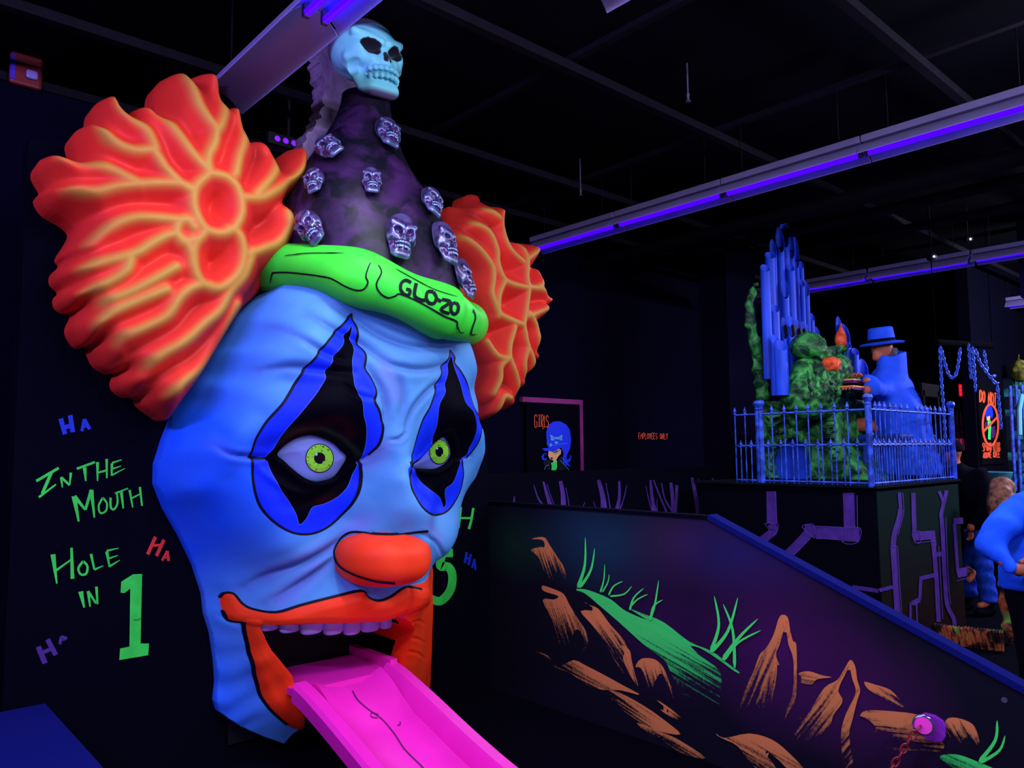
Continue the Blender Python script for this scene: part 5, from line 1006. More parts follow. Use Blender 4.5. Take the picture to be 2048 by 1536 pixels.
def opipe(pxa, pyt, pyb, Y, cut=.05, mouth=None, r=None):
    a, b_ = P(pxa[0], pyt, Y=Y), P(pxa[1], pyt, Y=Y); m_ = P((pxa[0]+pxa[1])/2, pyt, Y=Y); zb = P((pxa[0]+pxa[1])/2, pyb, Y=Y)[2]; r = r or (pxa[1]-pxa[0])/FPX*float((m_-O)@FW)/2*1.02; x, zt_ = m_[0]-OO[0], m_[2]-OO[2]; zb -= OO[2]; y = Y-OO[1]; n = 18
    V = []
    for (z, rr_, ct) in ((zb, r, 0), (zt_, r, cut), (zt_, r*.86, cut), (zt_-.25, r*.86, 0)):
        for j in range(n): al = 2*math.pi*j/n; V.append((x+rr_*math.cos(al), y+rr_*math.sin(al), z-ct*(-math.sin(al)*.7-math.cos(al)*.7)))
    F_ = [(i*n+j, i*n+(j+1) % n, (i+1)*n+(j+1) % n, (i+1)*n+j) for i in range(3) for j in range(n)]
    o = MB().add(V, F_).build('organ_pipe', M_pp, organ, smooth=True, ang=40, fixn=False)
    MB().lathe((x, y, zt_-.10), [(.001, 0), (r*.85, .0)], 18).build('bore', M_hole, o)
    if mouth: 
        zz_ = P(0, mouth, Y=Y)[2]; zz_ = float(P((pxa[0]+pxa[1])/2, mouth, Y=Y)[2])-OO[2]; MB().prism([(x-r*.75, y-r-.004, zz_+.06), (x+r*.75, y-r-.004, zz_+.06), (x+r*.2, y-r-.004, zz_-.12)], (0, .03, 0)).build('pipe_mouth', M_hole, o)
    return o
X4 = lambda x, y: (1400+x/3.1605, 400+y/3.1605)
for (xa, xb, yt, yb, Yy, cut, mo_) in ((380, 440, 430, 1130, 4.05, .05, None), (410, 470, 350, 900, 4.16, .05, None), (440, 482, 310, 900, 4.22, .12, None), (478, 530, 250, 900, 4.26, .16, None), (505, 560, 200, 900, 4.3, .2, None), (550, 595, 270, 900, 4.32, .2, None), (590, 625, 330, 900, 4.34, .2, None),
                                      (545, 597, 428, 850, 4.18, .05, None), (625, 655, 410, 850, 4.3, .05, None), (510, 560, 560, 900, 4.12, .12, None), (630, 660, 525, 880, 4.24, .05, None), (655, 690, 560, 900, 4.26, .1, None), (440, 500, 685, 1000, 4.02, .05, None), (692, 722, 740, 950, 4.24, .05, None), (720, 757, 850, 960, 4.22, .1, None),
                                      (470, 552, 918, 1235, 3.82, .06, None), (440, 500, 880, 1235, 3.92, .05, None), (552, 600, 800, 1225, 3.93, .12, 830), (598, 640, 820, 1225, 3.95, .12, 850), (512, 552, 810, 1000, 4.0, .12, 830), (640, 668, 830, 1000, 4.0, .12, 850), (668, 695, 850, 1000, 4.04, .12, 870)):
    a, b_ = X4(xa, yt), X4(xb, yb); opipe((a[0], b_[0]), a[1], b_[1], Yy, cut, X4(0, mo_)[1] if mo_ else None)
for (xa, xb, yt, yb, Yy, cut) in ((905, 955, 915, 1110, 4.2, .05), (960, 1002, 958, 1150, 4.1, .05), (860, 905, 830, 1000, 4.36, .2), (880, 945, 850, 1050, 4.3, .15), (1005, 1060, 1060, 1180, 4.2, .12)):
    a, b_ = X4(xa, yt), X4(xb, yb); opipe((a[0], b_[0]), a[1], b_[1], Yy, cut)
def carve(G, amp, s_, seed=0): return amp*np.abs(wob(G, s_, seed))+amp*.5*wob(G, s_*2.3, seed+4)
def px3(x, y, Y): return P(*X4(x, y), Y=Y)
# console body (its end panel faces the slide)
xL, xR, y0_, y1_ = 7.48, 9.15, 3.58, 4.36; ztop = float(P(1600, 803, X=xL)[2])
ctr = P(1602, 826, X=xL); rc_ = P(1581, 930, X=xL)
def console(G):
    x, y, z = G[..., 0], G[..., 1], G[..., 2]; h = np.clip((z-DZ)/(ztop-DZ), 0, 1); fl = .42*np.clip(1-h*1.35, 0, 1)**2.2
    q = np.stack([np.abs(x-(xL+xR)/2)-(xR-xL)/2, np.abs(y-((y0_+y1_)/2-fl/2))-(y1_-y0_)/2-fl/2, np.abs(z-(DZ+ztop)/2)-(ztop-DZ)/2], -1)
    d = np.linalg.norm(np.maximum(q, 0), axis=-1)+np.minimum(q.max(-1), 0)-.03
    r_ = np.hypot(y-ctr[1], z-ctr[2]); d = d-.04*np.cos(r_*44-np.arctan2(z-ctr[2], y-ctr[1]))*(r_ < .2)*(x < xL+.2)
    ar = np.hypot((y-rc_[1])/.20, (z-rc_[2])/.27); d = np.maximum(d, np.where(x < xL+.12, (1-ar)*.2, -1.))
    return np.maximum(d+carve(G, .020, 20), DZ+.022-G[..., 2])
organic('carved_case', console, (xL-.12, 3.05, DZ-.02), (xR+.1, 4.5, ztop+.12), .026, M_car, organ, loc=OO)
MB().lathe((xL+.10-OO[0], rc_[1]-OO[1], rc_[2]-OO[2]), [(.001, 0), (.27, .0), (.27, .02)], 24, axis=(-1, 0, 0)).build('blue_recess', M_pp, organ)
# side skull relief on the case + upper carved horn + shelf
def upper(G):
    pts = [(395, 1240), (372, 1060), (345, 900), (318, 780), (312, 680), (330, 580), (372, 500)]; rr_ = [.08, .065, .06, .055, .05, .04, .02]
    d = np.full(G.shape[:-1], 9.)
    for i in range(len(pts)-1): d = smin(d, cap(G, px3(*pts[i], 4.2), px3(*pts[i+1], 4.2), rr_[i], rr_[i+1]), .04)
    return d+carve(G, .02, 18, 2)
lo = px3(290, 1260, 4.0); hi = px3(420, 470, 4.45); organic('carved_horn', upper, (lo[0]-.3, 3.95, lo[2]-.1), (hi[0]+.2, 4.45, hi[2]+.15), .026, M_car, organ, loc=OO)
def bust(G):
    hd = px3(715, 960, 3.72); d = ell(G, hd+np.array([0, .05, .0]), (.09, .09, .10))
    d = smin(d, cap(G, hd+np.array([-.02, 0, -.12]), hd+np.array([-.02, 0, -.32]), .06), .04)
    d = smin(d, cap(G, px3(660, 1060, 3.72), px3(850, 1110, 3.68), .11, .12), .08); d = smin(d, ell(G, px3(770, 1130, 3.68), (.32, .24, .24)), .10)
    for k_ in range(5): d = smin(d, cap(G, px3(690+k_*46, 1085, 3.40), px3(705+k_*44, 1230, 3.38), .024), .012)
    d = smin(d, cap(G, px3(810, 1060, 3.6), px3(900, 1040, 3.6), .09, .10), .06); d = smin(d, ell(G, px3(850, 1070, 3.55), (.26, .16, .12)), .06)
    d = smin(d, cap(G, px3(680, 1240, 3.7), px3(860, 1250, 3.7), .26, .2), .1)
    d = smin(d, cap(G, px3(790, 960, 3.6), px3(905, 935, 3.6), .045, .055), .04); d = smin(d, cap(G, px3(760, 1040, 3.62), px3(800, 960, 3.6), .05), .04)
    d = smin(d, cap(G, px3(900, 1100, 3.5), px3(985, 1130, 3.45), .05, .04), .04)
    return d+carve(G, .020, 27, 1)
lo = px3(600, 1300, 3.4); hi = px3(1050, 830, 4.0); organic('skeleton_bust', bust, (lo[0]-.1, 3.22, lo[2]-.1), (px3(1030, 1100, 3.4)[0]+.1, 4.0, hi[2]), .018, M_car, organ, loc=OO)
sk0 = px3(712, 955, 3.66)-OO; V_ = SV*.40; a_ = math.radians(48); b_ = math.radians(-14)
V_ = V_@np.array([[1, 0, 0], [0, math.cos(b_), -math.sin(b_)], [0, math.sin(b_), math.cos(b_)]]).T@np.array([[math.cos(a_), -math.sin(a_), 0], [math.sin(a_), math.cos(a_), 0], [0, 0, 1]]).T
mesh('skeleton_skull', V_+sk0, SF, M_car, organ)
def flame(G, base, h_, r_): return smin(ell(G, base+np.array([0, 0, h_*.3]), (r_, r_, h_*.36)), cap(G, base+np.array([0, 0, h_*.4]), base+np.array([.02, 0, h_]), r_*.7, .006), .04)
M_fl = mat('orange_flame_paint', (.95, .13, .04), .5, .2, col2='c03010', vscale=20); M_fly = mat('bright_orange_paint', (1, .35, .06), .5)
b0 = px3(892, 935, 3.6); organic('flame', lambda G: flame(G, b0, .26, .055), b0-.12, b0+np.array([.12, .12, .32]), .012, M_fl, organ, loc=OO)
b1 = px3(830, 1040, 3.5); organic('rose', lambda G: ell(G, b1, (.115, .09, .075))+.014*wob(G, 45), b1-.16, b1+.16, .012, M_fl, organ, loc=OO)
# keyboards
for k_, (yy, zz_, w_) in enumerate(((3.42, 1158, .50), (3.34, 1200, .50))):
    kp = px3(1000, zz_, yy)-OO; kb = MB().box((kp[0]-.02, kp[1], kp[2]), (w_, .16, .03)).build('keyboard', mat('plum_paint', (.07, .008, .10)), organ, bevel=.004)
    for j in range(12): MB().box((kp[0]-.02-w_/2+(j+.5)*w_/12, kp[1]-.01, kp[2]+.02), (w_/12*.86, .13, .014)).build('key', M_fly, kb)
# extra carved skulls on the case
def sk_rel(px, py, Y, sc, tilt=0, nm='carved_skull'):
    p = px3(px, py, Y)-OO; a_ = math.radians(tilt); V_ = SVs*sc; R_ = np.array([[math.cos(a_), 0, math.sin(a_)], [0, 1, 0], [-math.sin(a_), 0, math.cos(a_)]]); mesh(nm, V_@R_.T+p, SFs, M_car, organ)
for (px_, py_, sc_) in ((1552, 842, .30), (1565, 870, .2), (1660, 860, .2), (1668, 900, .17)):
    p = P(px_, py_, X=xL-.02)-OO; V_ = SVs*sc_; mesh('carved_skull', np.stack([V_[:, 1], -V_[:, 0], V_[:, 2]], -1)+p, SFs, M_car, organ)
# ------------------------------------------------------------------ organist
FX, FY = 8.02, 3.28
def fp(x, y, Y=FY): return px3(x, y, Y)
M_coat = NT('blue_coat_cloth', .7, .15); M_coat.bump(M_coat.noise(7, 4), .3, .03); M_coat.out(M_coat.mix(M_coat.ramp(M_coat.noise(5, 5), .3, .7), (.009, .06, .66), (.016, .095, .90))); M_coat = M_coat.m
M_skin = mat('skin', (.42, .10, .055), .55, .25, var=.2, vscale=8)
org_ = thing('organist_figure', 'seated figure in a blue hat and long blue coat playing the organ', 'figure', (FX, FY, DZ+.02)); FO = np.array(org_.location)
hd = fp(1150, 950, FY)
def body(G):
    d = ell(G, hd+np.array([0, .0, .02]), (.082, .105, .125)); d = smin(d, ell(G, hd+np.array([-.075, .035, -.02]), (.022, .028, .03)), .02)   # nose
    d = smin(d, ell(G, hd+np.array([-.05, .03, -.075]), (.045, .05, .04)), .03); d = smin(d, cap(G, hd+np.array([.03, 0, -.08]), hd+np.array([.07, -.02, -.24]), .055, .06), .03)
    ch = hd+np.array([.10, -.02, -.45]); hp = np.array([hd[0]+.16, FY-.02, DZ+.56]); d = smin(d, cap(G, ch, hp, .15, .14), .08)
    for k_, (hx, hy, hy2) in enumerate(((1010, 1110, 3.36), (960, 1195, 3.30))):
        w_ = fp(1050, 1140, 3.28) if k_ == 0 else fp(985, 1215, 3.24); hnd = fp(hx, hy, hy2)
        d = smin(d, cap(G, ch+np.array([-.1, .02, .08]), w_, .055, .032), .03); d = smin(d, ell(G, hnd, (.045, .03, .022)), .02)
    for s_ in (-1, 1):
        kn = hp+np.array([s_*.10-.05, .42, .02]); ft = np.array([kn[0], kn[1]+.02, DZ+.12]); d = smin(d, cap(G, hp+np.array([s_*.09, 0, 0]), kn, .085, .065), .04); d = smin(d, cap(G, kn, ft, .06, .04), .03); d = smin(d, cap(G, ft, ft+np.array([0, .16, -.04]), .042, .04), .02)
    return d
organic('body', body, (hd[0]-.5, FY-.35, DZ), (hd[0]+.42, FY+.75, hd[2]+.2), .016, M_skin, org_, loc=FO)
for (hx, hy, hy2, a0) in ((1010, 1110, 3.36, .2), (960, 1195, 3.30, 0)):
    hnd = fp(hx, hy, hy2)-FO
    for i in range(5):
        a_ = (i-2)*.30+a0; L_ = (.045, .07, .078, .07, .05)[i] if i else .05; d1 = np.array([-.75, math.sin(a_)+.35, .18]); p0_ = hnd+np.array([-.03, (i-2)*.013, .0]); p1_ = p0_+d1*L_*.55+np.array([0, 0, .012]); p2_ = p1_+np.array([-.5, math.sin(a_)*.7+.25, -.8])*L_*.5
        MB().tube([p0_, p1_, p2_], [.0105, .0095, .007], 8).build('finger', M_skin, org_, smooth=True)
def coat(G):
    sh = hd+np.array([.10, -.02, -.24]); ch = hd+np.array([.14, -.03, -.55]); hp = np.array([hd[0]+.20, FY-.06, DZ+.55])
    d = cap(G, sh+np.array([.0, .02, -.06]), ch, .165, .225); d = smin(d, cap(G, ch, hp, .225, .25), .12); d = smin(d, cap(G, sh+np.array([-.14, -.0, -.10]), sh+np.array([.2, -.02, -.12]), .105, .115), .09)
    d = smin(d, cap(G, sh+np.array([-.12, 0, -.18]), fp(1090, 1190, 3.22), .10, .07), .06); d = smin(d, cap(G, fp(1090, 1190, 3.22), fp(985, 1215, 3.24), .065, .055), .05); d = smin(d, cap(G, fp(1090, 1150, 3.26), fp(1055, 1135, 3.30), .065, .05), .05)
    skc = np.array([hd[0]+.22, FY-.12, 0]); z = G[..., 2]; f_ = np.clip((DZ+.6-z)/.55, 0, 1); rr_ = np.hypot((G[..., 0]-skc[0])/(.26+.10*f_), (G[..., 1]-skc[1])/(.20+.08*f_)); sk_ = np.maximum((rr_-1)*.22, np.maximum(z-(DZ+.72), DZ+.06-z)); d = smin(d, sk_, .08)
    # stand up collar
    cc = hd+np.array([.085, -.05, -.10]); r2_ = np.hypot((G[..., 0]-cc[0])/1.25, G[..., 1]-cc[1]); tp = cc[2]+.07+.25*(G[..., 0]-cc[0]); col = np.maximum(np.maximum(r2_-.135, .105-r2_), np.maximum(z-tp, cc[2]-.2-z)); d = smin(d, col, .03)
    fold = .010*np.sin(G[..., 0]*42+3*np.sin(z*3))*np.clip((sh[2]-z)*1.6, 0, 1)+.006*np.sin(G[..., 1]*37+G[..., 2]*6)
    return d+fold
organic('coat', coat, (hd[0]-.45, FY-.55, DZ+.01), (hd[0]+.75, FY+.35, hd[2]+.12), .019, M_coat, org_, loc=FO)
ht = fp(1150, 915, FY)-FO; tl = np.array([-.12, .02, 1.0])
hat_ = MB().lathe(ht, [(.001, .0), (.205, .0), (.215, .012), (.19, .022), (.128, .03), (.128, .06), (.120, .13), (.118, .165), (.10, .178), (.03, .165), (.001, .16)], 30, axis=tl).build('hat', M_coat, org_, smooth=True, ang=40)
MB().lathe(ht, [(.131, .032), (.131, .062), (.127, .062)], 30, axis=tl).build('hat_band', mat('black_cloth', (.0012, .001, .006), .9, .05), hat_, smooth=True)
def hairf(G): return np.maximum(ell(G, hd+np.array([.045, -.03, -.03]), (.085, .10, .12))+.008*wob(G, 60), G[..., 2]-hd[2]-.02)
organic('hair', hairf, hd-.2, hd+.2, .014, mat('grey_brown_hair', (.06, .035, .07), .8), org_, loc=FO)
for s_ in (1,):
    e_ = hd+np.array([-.077, .055-.02, .02])-FO; MB().lathe(e_, [(.001, -.012), (.010, -.006), (.012, 0), (.010, .006), (.001, .012)], 10).build('eye', mat('eye_dark', (.02, .01, .02), .3), org_, smooth=True)
# bench
bz = DZ+.42; be = thing('organ_bench', 'dark high-backed bench the organist sits on', 'bench', (hd[0]+.25, FY-.1, DZ+.02)); q_ = np.array(be.location)
M_dk = mat('dark_wood', (.0012, .001, .003), .7, .04)
M_bl2 = mat('blue_bench_paint', (.006, .035, .33), .6, .2, var=.6, vscale=5)
MB().box((-.1, .05, .42), (.9, .42, .06)).build('seat', M_bl2, be, bevel=.02)
bk_ = P(1862, 782, Y=2.98); MB().box((bk_[0]-q_[0]-.05, 2.98-q_[1], bk_[2]-q_[2]), (.46, .04, .14)).build('backrest', M_dk, be, bevel=.01)
for sx in (-1, 1):
    MB().box((bk_[0]-q_[0]-.05+sx*.19, 2.98-q_[1], (bk_[2]-q_[2])/2), (.04, .04, bk_[2]-q_[2])).build('back_post', M_dk, be)
    for sy in (-1, 1): MB().lathe((-.1+sx*.4, .05+sy*.16, 0), [(.03, 0), (.02, .1), (.035, .2), (.02, .3), (.035, .39)], 10).build('leg', M_bl2, be, smooth=True)
# ------------------------------------------------------------------ chains
M_chain = mat('blue_chain_paint', (.035, .13, .85), .4, .4, var=.6, vscale=25)
def chain(px, d, label, width=.040, m=None, group=None, Y=None, r=.008):
    pts = PL(px, d=d) if Y is None else PL(px, Y=Y); c_ = spline(pts, 8) if len(pts) > 2 else np.array([pts[0]+(pts[1]-pts[0])*t_ for t_ in np.linspace(0, 1, 30)])
    L_ = np.r_[0, np.cumsum(np.linalg.norm(np.diff(c_, axis=0), axis=1))]; step = width*.95; k_ = max(2, int(L_[-1]/step)); b = MB(); base = c_[0]
    at = lambda s_: np.array([np.interp(s_, L_, c_[:, i]) for i in range(3)])
    for i in range(k_):
        a, e_ = at((i-.1)*step), at(min((i+1.1)*step, L_[-1])); t_ = e_-a; ln_ = np.linalg.norm(t_)
        if ln_ < 1e-5: continue
        t_ /= ln_; u_ = np.cross(t_, [.66, .75, .05]); u_ /= np.linalg.norm(u_)+1e-9; v_ = np.cross(t_, u_); u_ = u_ if i % 2 else v_; m_ = (a+e_)/2; h_ = ln_/2
        ring = [m_+t_*h_*math.cos(q_)*1.0+u_*width*.32*math.sin(q_) for q_ in np.linspace(0, 2*math.pi, 13)]
        b.tube(ring, r, 6, cap=False)
    o = b.build('hanging_chain', m or M_chain, None, smooth=True, loc=base, fixn=False); return tag(o, label, 'chain', group)
Z7 = lambda *p: [(1800+x/8.258, 650+y/8.258) for x, y in p]
G_ = 'blue chains hanging from the dark header'
chain(Z7((660, 345), (672, 700), (690, 1000), (715, 1330), (735, 1650), (750, 1900)), 8.2, 'blue chain hanging straight down in front of the fence corner post', group=G_)
chain(Z7((668, 360), (720, 560), (790, 790), (860, 885), (930, 800), (970, 580), (995, 365)), 8.2, 'blue chain drooping in a deep loop above the exit sign', group=G_)
chain(Z7((1132, 315), (1150, 600), (1180, 915)), 8.4, 'short straight blue chain, the first beside the loop', group=G_)
chain(Z7((1195, 360), (1215, 600), (1235, 900), (1250, 1110)), 8.4, 'straight blue chain just above the warning sign', group=G_)
chain(Z7((1240, 390), (1310, 600), (1420, 770), (1530, 910), (1590, 980), (1640, 930)), 8.6, 'blue chain slanting down to a tangled end', group=G_)
chain(Z7((1385, 420), (1420, 650), (1450, 780)), 8.8, 'short faint blue chain meeting the slanting chain', group=G_)
chain(Z7((1605, 990), (1630, 1250), (1655, 1536), (1675, 1750)), 8.6, 'blue chain hanging beside the warning sign', group=G_)
chain(Z7((1500, 850), (1550, 830), (1590, 840), (1560, 860)), 8.6, 'tangled blue chain bunch at the end of the slanting chain', group=G_)
hz = float(P(1880, 694, d=8.2)[2]); h0 = P(1872, 694, d=8.15); h1 = P(1985, 700, d=8.8)
hb = MB().tube([h0+np.array([0, 0, .05]), h1+np.array([0, 0, .05])], .035, 8).build('trim_41', mat('black_header', (.0006, .0005, .002), .95, .02)); st(hb)
for p_ in (h0, h1): MB().tube([p_+np.array([0, 0, .06]), np.array([p_[0], p_[1], 4.5])], .006, 6).build('header_rod', MATS['black_header'], hb)
# ------------------------------------------------------------------ exit sign
e0 = P(1925, 781, Y=4.1); ex = thing('exit_sign', 'small glowing red exit sign seen at a steep angle', 'exit sign', e0)
MB().box((0, .03, 0), (.34, .05, .23)).box((0, .03, .12+(4.5-e0[2]-.12)/2), (.02, .02, 4.5-e0[2]-.12)).build('housing', M_dk, ex)
MB().box((0, 0, 0), (.31, .006, .19)).build('sign_face', mat('dim_red_glow', (.35, .0, .008), emit=.8), ex)
b = MB()
for s_ in letters(-.13, .07, .15, .07, -.14, 'EXIT', .3):
    for i in range(len(s_)-1): b.tube([(s_[i][0], -.008, s_[i][1]), (s_[i+1][0], -.008, s_[i+1][1])], .010, 6)
b.build('sign_letters', mat('red_glow', (1, .01, .03), emit=1.8), ex)
# ------------------------------------------------------------------ warning sign
SY = 3.6; M_pan = mat('black_panel', (.0009, .0007, .003), .8, .05)
c7 = P(1979, 855, Y=SY); ws = thing('warning_sign', 'tall black sign with orange crossed-out golfer picture', 'sign', (c7[0], SY-.03, c7[2]))
a0, a1 = P(1955, 850, Y=SY), P(2003, 850, Y=SY); zt_ = P(1975, 768, Y=SY)[2]; zb_ = P(1985, 928, Y=SY)[2]; wl = np.array(ws.location)
MB().box(((a0[0]+a1[0])/2-wl[0], .01, (zt_+zb_)/2-wl[2]), (a1[0]-a0[0], .02, zt_-zb_)).build('panel', M_pan, ws)
YS = SY-.031
D1 = [(s_, 2.4) for s_ in letters(1959, 780, 1992, 788, (24, 26), 'DO NOT', .25)]
strokes('warning_lettering', D1, M_red, ws, n=2, Y=YS, loc=wl)
strokes('warning_lettering', [(s_, 1.8) for s_ in letters(1965, 886, 1999, 884, (16, 18), 'SWING CLUB', .25)], M_red, ws, n=2, Y=YS, loc=wl)
strokes('warning_lettering', [(s_, 1.8) for s_ in letters(1966, 905, 1999, 902, (11, 12), 'ABOVE KNEE', .25)], M_red, ws, n=2, Y=YS, loc=wl)
ring = [(1979+15.5*math.cos(a_)+(0), 850+41*math.sin(a_)) for a_ in np.linspace(0, 2*math.pi, 41)]
strokes('prohibition_ring', [(ring, 4.2), ([(1965, 863), (1993, 834)], 4.5)], M_red, ws, n=1, Y=YS, off=.012, loc=wl)
def c77(p): return [(1800+x/3.1605-0, 750+y/3.1605) for x, y in p]
def cA(p): return [(1400+x/3.1605, 750+y/3.1605) for x, y in p]
poly_mesh('picture_hair', [cA([(1800, 250), (1805, 205), (1825, 190), (1845, 205), (1852, 250), (1845, 275), (1835, 265), (1815, 260), (1805, 270)])], B_, ws, off=.004, Y=YS, loc=wl)
poly_mesh('picture_face', [cA([(1808, 265), (1830, 258), (1832, 280), (1820, 292), (1810, 285)])], SK, ws, off=.006, Y=YS, loc=wl)
poly_mesh('picture_dress', [cA([(1815, 295), (1835, 285), (1838, 330), (1835, 380), (1835, 410), (1818, 405), (1820, 350)])], LG, ws, off=.005, Y=YS, loc=wl)
poly_mesh('picture_jacket', [cA([(1800, 300), (1812, 290), (1818, 330), (1800, 350), (1798, 320)]), cA([(1840, 330), (1862, 320), (1868, 370), (1855, 400), (1840, 395)])], DP, ws, off=.004, Y=YS, loc=wl)
# pink lit window far behind the deck
wn = st(MB().box((0, 0, 0), (.5, .02, .62)).build('window_1', mat('dim_violet_glass', (.012, .003, .03), .4, .3))); wp = P(1917, 862, d=11.5); wn.location = wp
b = MB()
for x_ in (-.24, -.08, .08, .24): b.box((x_, -.02, 0), (.02, .02, .62))
for z_ in (-.3, .06, .3): b.box((0, -.02, z_), (.5, .02, .02))
b.build('window_frame', mat('dusty_pink_paint', (.12, .02, .08)), wn); MB().box((-.03, -.015, -.2), (.34, .01, .17)).build('lit_pane', mat('pink_glow', (.5, .02, .10), emit=.5), wn)
MB().box((0, .04, -wp[2]/2), (.9, .06, wp[2])).build('wall_panel', M_wall, wn)
# ------------------------------------------------------------------ stone wall and bars at the frame's edge
t = NT('teal_stone_paint', .7, .15); tc_ = t.n('ShaderNodeTexCoord').outputs['Object']; cmb = t.n('ShaderNodeMapping'); cmb.inputs['Rotation'].default_value = (math.pi/2, 0, 0); t.l(tc_, cmb.inputs[0])
bkx = t.n('ShaderNodeTexBrick'); bkx.inputs['Scale'].default_value = 1.6; bkx.inputs['Mortar Size'].default_value = .03; bkx.inputs['Color1'].default_value = (.02, .16, .20, 1); bkx.inputs['Color2'].default_value = (.04, .24, .26, 1); bkx.inputs['Mortar'].default_value = (.001, .003, .006, 1); t.l(cmb.outputs[0], bkx.inputs['Vector'])
t.out(t.mix(t.ramp(t.noise(4, 5), .42, .62), (.002, .008, .016), bkx.outputs['Color'])); M_st = t.m
s0 = P(2016, 770, Y=3.54); s1 = P(2120, 980, Y=3.54); sw_ = MB().box(((s0[0]+s1[0])/2, 3.54, (s0[2]+s1[2])/2-.2), (s1[0]-s0[0], .12, s0[2]-s1[2]+.6)).build('wall_stone', M_st); st(sw_)
bars = thing('window_bars', 'vertical blue bars in front of the teal stone wall', 'bars', P(2030, 960, Y=3.35)); q_ = np.array(bars.location)
for (xa, ya, xb, yb) in ((2020, 772, 2031, 982), (2032, 772, 2042, 985), (2044, 770, 2056, 985)):
    MB().tube([P(xa, ya, Y=3.35)-q_, P(xb, yb, Y=3.35)-q_], .022, 8).build('bar', M_iron, bars, smooth=True)
MB().tube([P(2044, 790, Y=3.3)-q_, P(2039, 820, Y=3.3)-q_, P(2040, 870, Y=3.3)-q_], .03, 8).build('bent_pipe', mat('pale_teal_paint', (.10, .38, .45)), bars, smooth=True)
pt0 = P(1996, 962, Y=3.1); pl_ = thing('stone_urn', 'teal stone urn with a flared rim beside the stone wall', 'urn', (pt0[0], 3.1, pt0[2]-.12))
MB().lathe((0, 0, 0), [(.09, 0), (.11, .03), (.12, .1), (.155, .2), (.165, .225), (.15, .235), (.12, .2), (.02, .18)], 24).build('bowl', mat('teal_urn_paint', (.03, .17, .23), .6, .2, var=.6, vscale=9), pl_, smooth=True)
MB().lathe((0, 0, -(pt0[2]-.12)), [(.14, 0), (.12, .05), (.09, .1), (.09, pt0[2]-.13)], 20).build('pedestal', M_wall, pl_, smooth=True)
# yellow creature bit at the frame's edge
y0 = P(2040, 742, Y=3.38); o = organic('stone_gargoyle', lambda G: smin(ell(G, y0, (.12, .12, .16)), cap(G, y0+np.array([-.06, 0, .1]), y0+np.array([.02, 0, .24]), .05, .01), .05)+.02*wob(G, 30), y0-.3, y0+.32, .02, mat('dusty_yellow_paint', (.20, .19, .03), .7, .1, col2='101008', vscale=14), loc=y0); tag(o, 'dusty yellow carved creature high on the stone wall', 'carving')
# ------------------------------------------------------------------ brown draped rock, kerb
rk0 = P(2004, 985, d=7.6); o = organic('painted_boulder', lambda G: smin(ell(G, rk0+np.array([0, 0, .0]), (.13, .12, .15)), ell(G, rk0+np.array([-.08, -.03, -.16]), (.13, .14, .18)), .08)+.018*wob(G, 26), rk0-.45, rk0+.35, .022, mat('brown_rock_paint', (.42, .17, .10), .6, .2, col2='1a0a0c', vscale=16), loc=rk0); tag(o, 'brown orange boulder with dark cracks behind the person in the pale sweater', 'rock')
r3 = P(1937, 1158, d=7.9); b_l = P(2013, 1160, d=7.4)
t = NT('speckled_rock_paint', .7, .1); vo = t.n('ShaderNodeTexVoronoi'); vo.inputs['Scale'].default_value = 22; t.l(t.n('ShaderNodeTexCoord').outputs['Object'], vo.inputs['Vector'])
c = t.mix(t.ramp(t.noise(9, 6), .45, .62), (.012, .004, .006), (.40, .09, .035)); c = t.mix(t.ramp(t.noise(4.5, 4, dist=1), .60, .70), c, (.10, .30, .05)); c = t.mix(t.ramp(vo.outputs['Distance'], .02, .12, .8, 0), c, (.75, .45, .09)); t.out(c); M_spk = t.m
def rockpile(name, p, r, label): return tag(organic(name, lambda G: ell(G, p, r)+.03*wob(G, 22), p-np.array(r)-.08, p+np.array(r)+.08, .02, M_spk, loc=p), label, 'rock')
rockpile('speckled_rock', P(1938, 1152, d=7.8), (.045, .045, .09), 'small speckled orange rock beside the jeans leg')
rockpile('speckled_rock', P(2012, 1130, d=7.2)*[1, 1, 0]+[0, 0, .44], (.08, .07, .47), 'tall speckled orange rock between the two people')
k0, k1 = P(1857, 1285, Z=.02), P(2008, 1303, Z=.02); u_ = (k1-k0)/np.linalg.norm(k1-k0); L_ = np.linalg.norm(k1-k0); v_ = np.array([-u_[1], u_[0], 0])
b = MB(); nx, H_ = 60, .16
V = []; 
prof_ = [(0, 0), (0, .06), (0, .12), (0, .155), (.01, .165), (.025, .17), (.045, .17), (.06, .1), (.06, 0)]
for i in range(nx+1):
    for j, (w_, z_) in enumerate(prof_):
        jx = .012*math.sin(i*2.3+j*1.7)+.01*math.sin(i*5.1+j*4); V.append(k0+u_*(L_*i/nx)+v_*(w_+(jx if j < 4 else 0))*1+np.array([0, 0, z_+(.006*math.sin(i*3.7+j) if j > 2 else 0)]))
n_ = len(prof_); b.add(V, [(i*n_+j, (i+1)*n_+j, (i+1)*n_+(j+1) % n_, i*n_+(j+1) % n_) for i in range(nx) for j in range(n_)]+[tuple(range(n_)), tuple(nx*n_+j for j in range(n_))])
tag(b.build('rock_kerb', M_spk, smooth=True, ang=50, loc=k0), 'low speckled orange and green rock kerb on the dark floor', 'kerb', kind='thing')
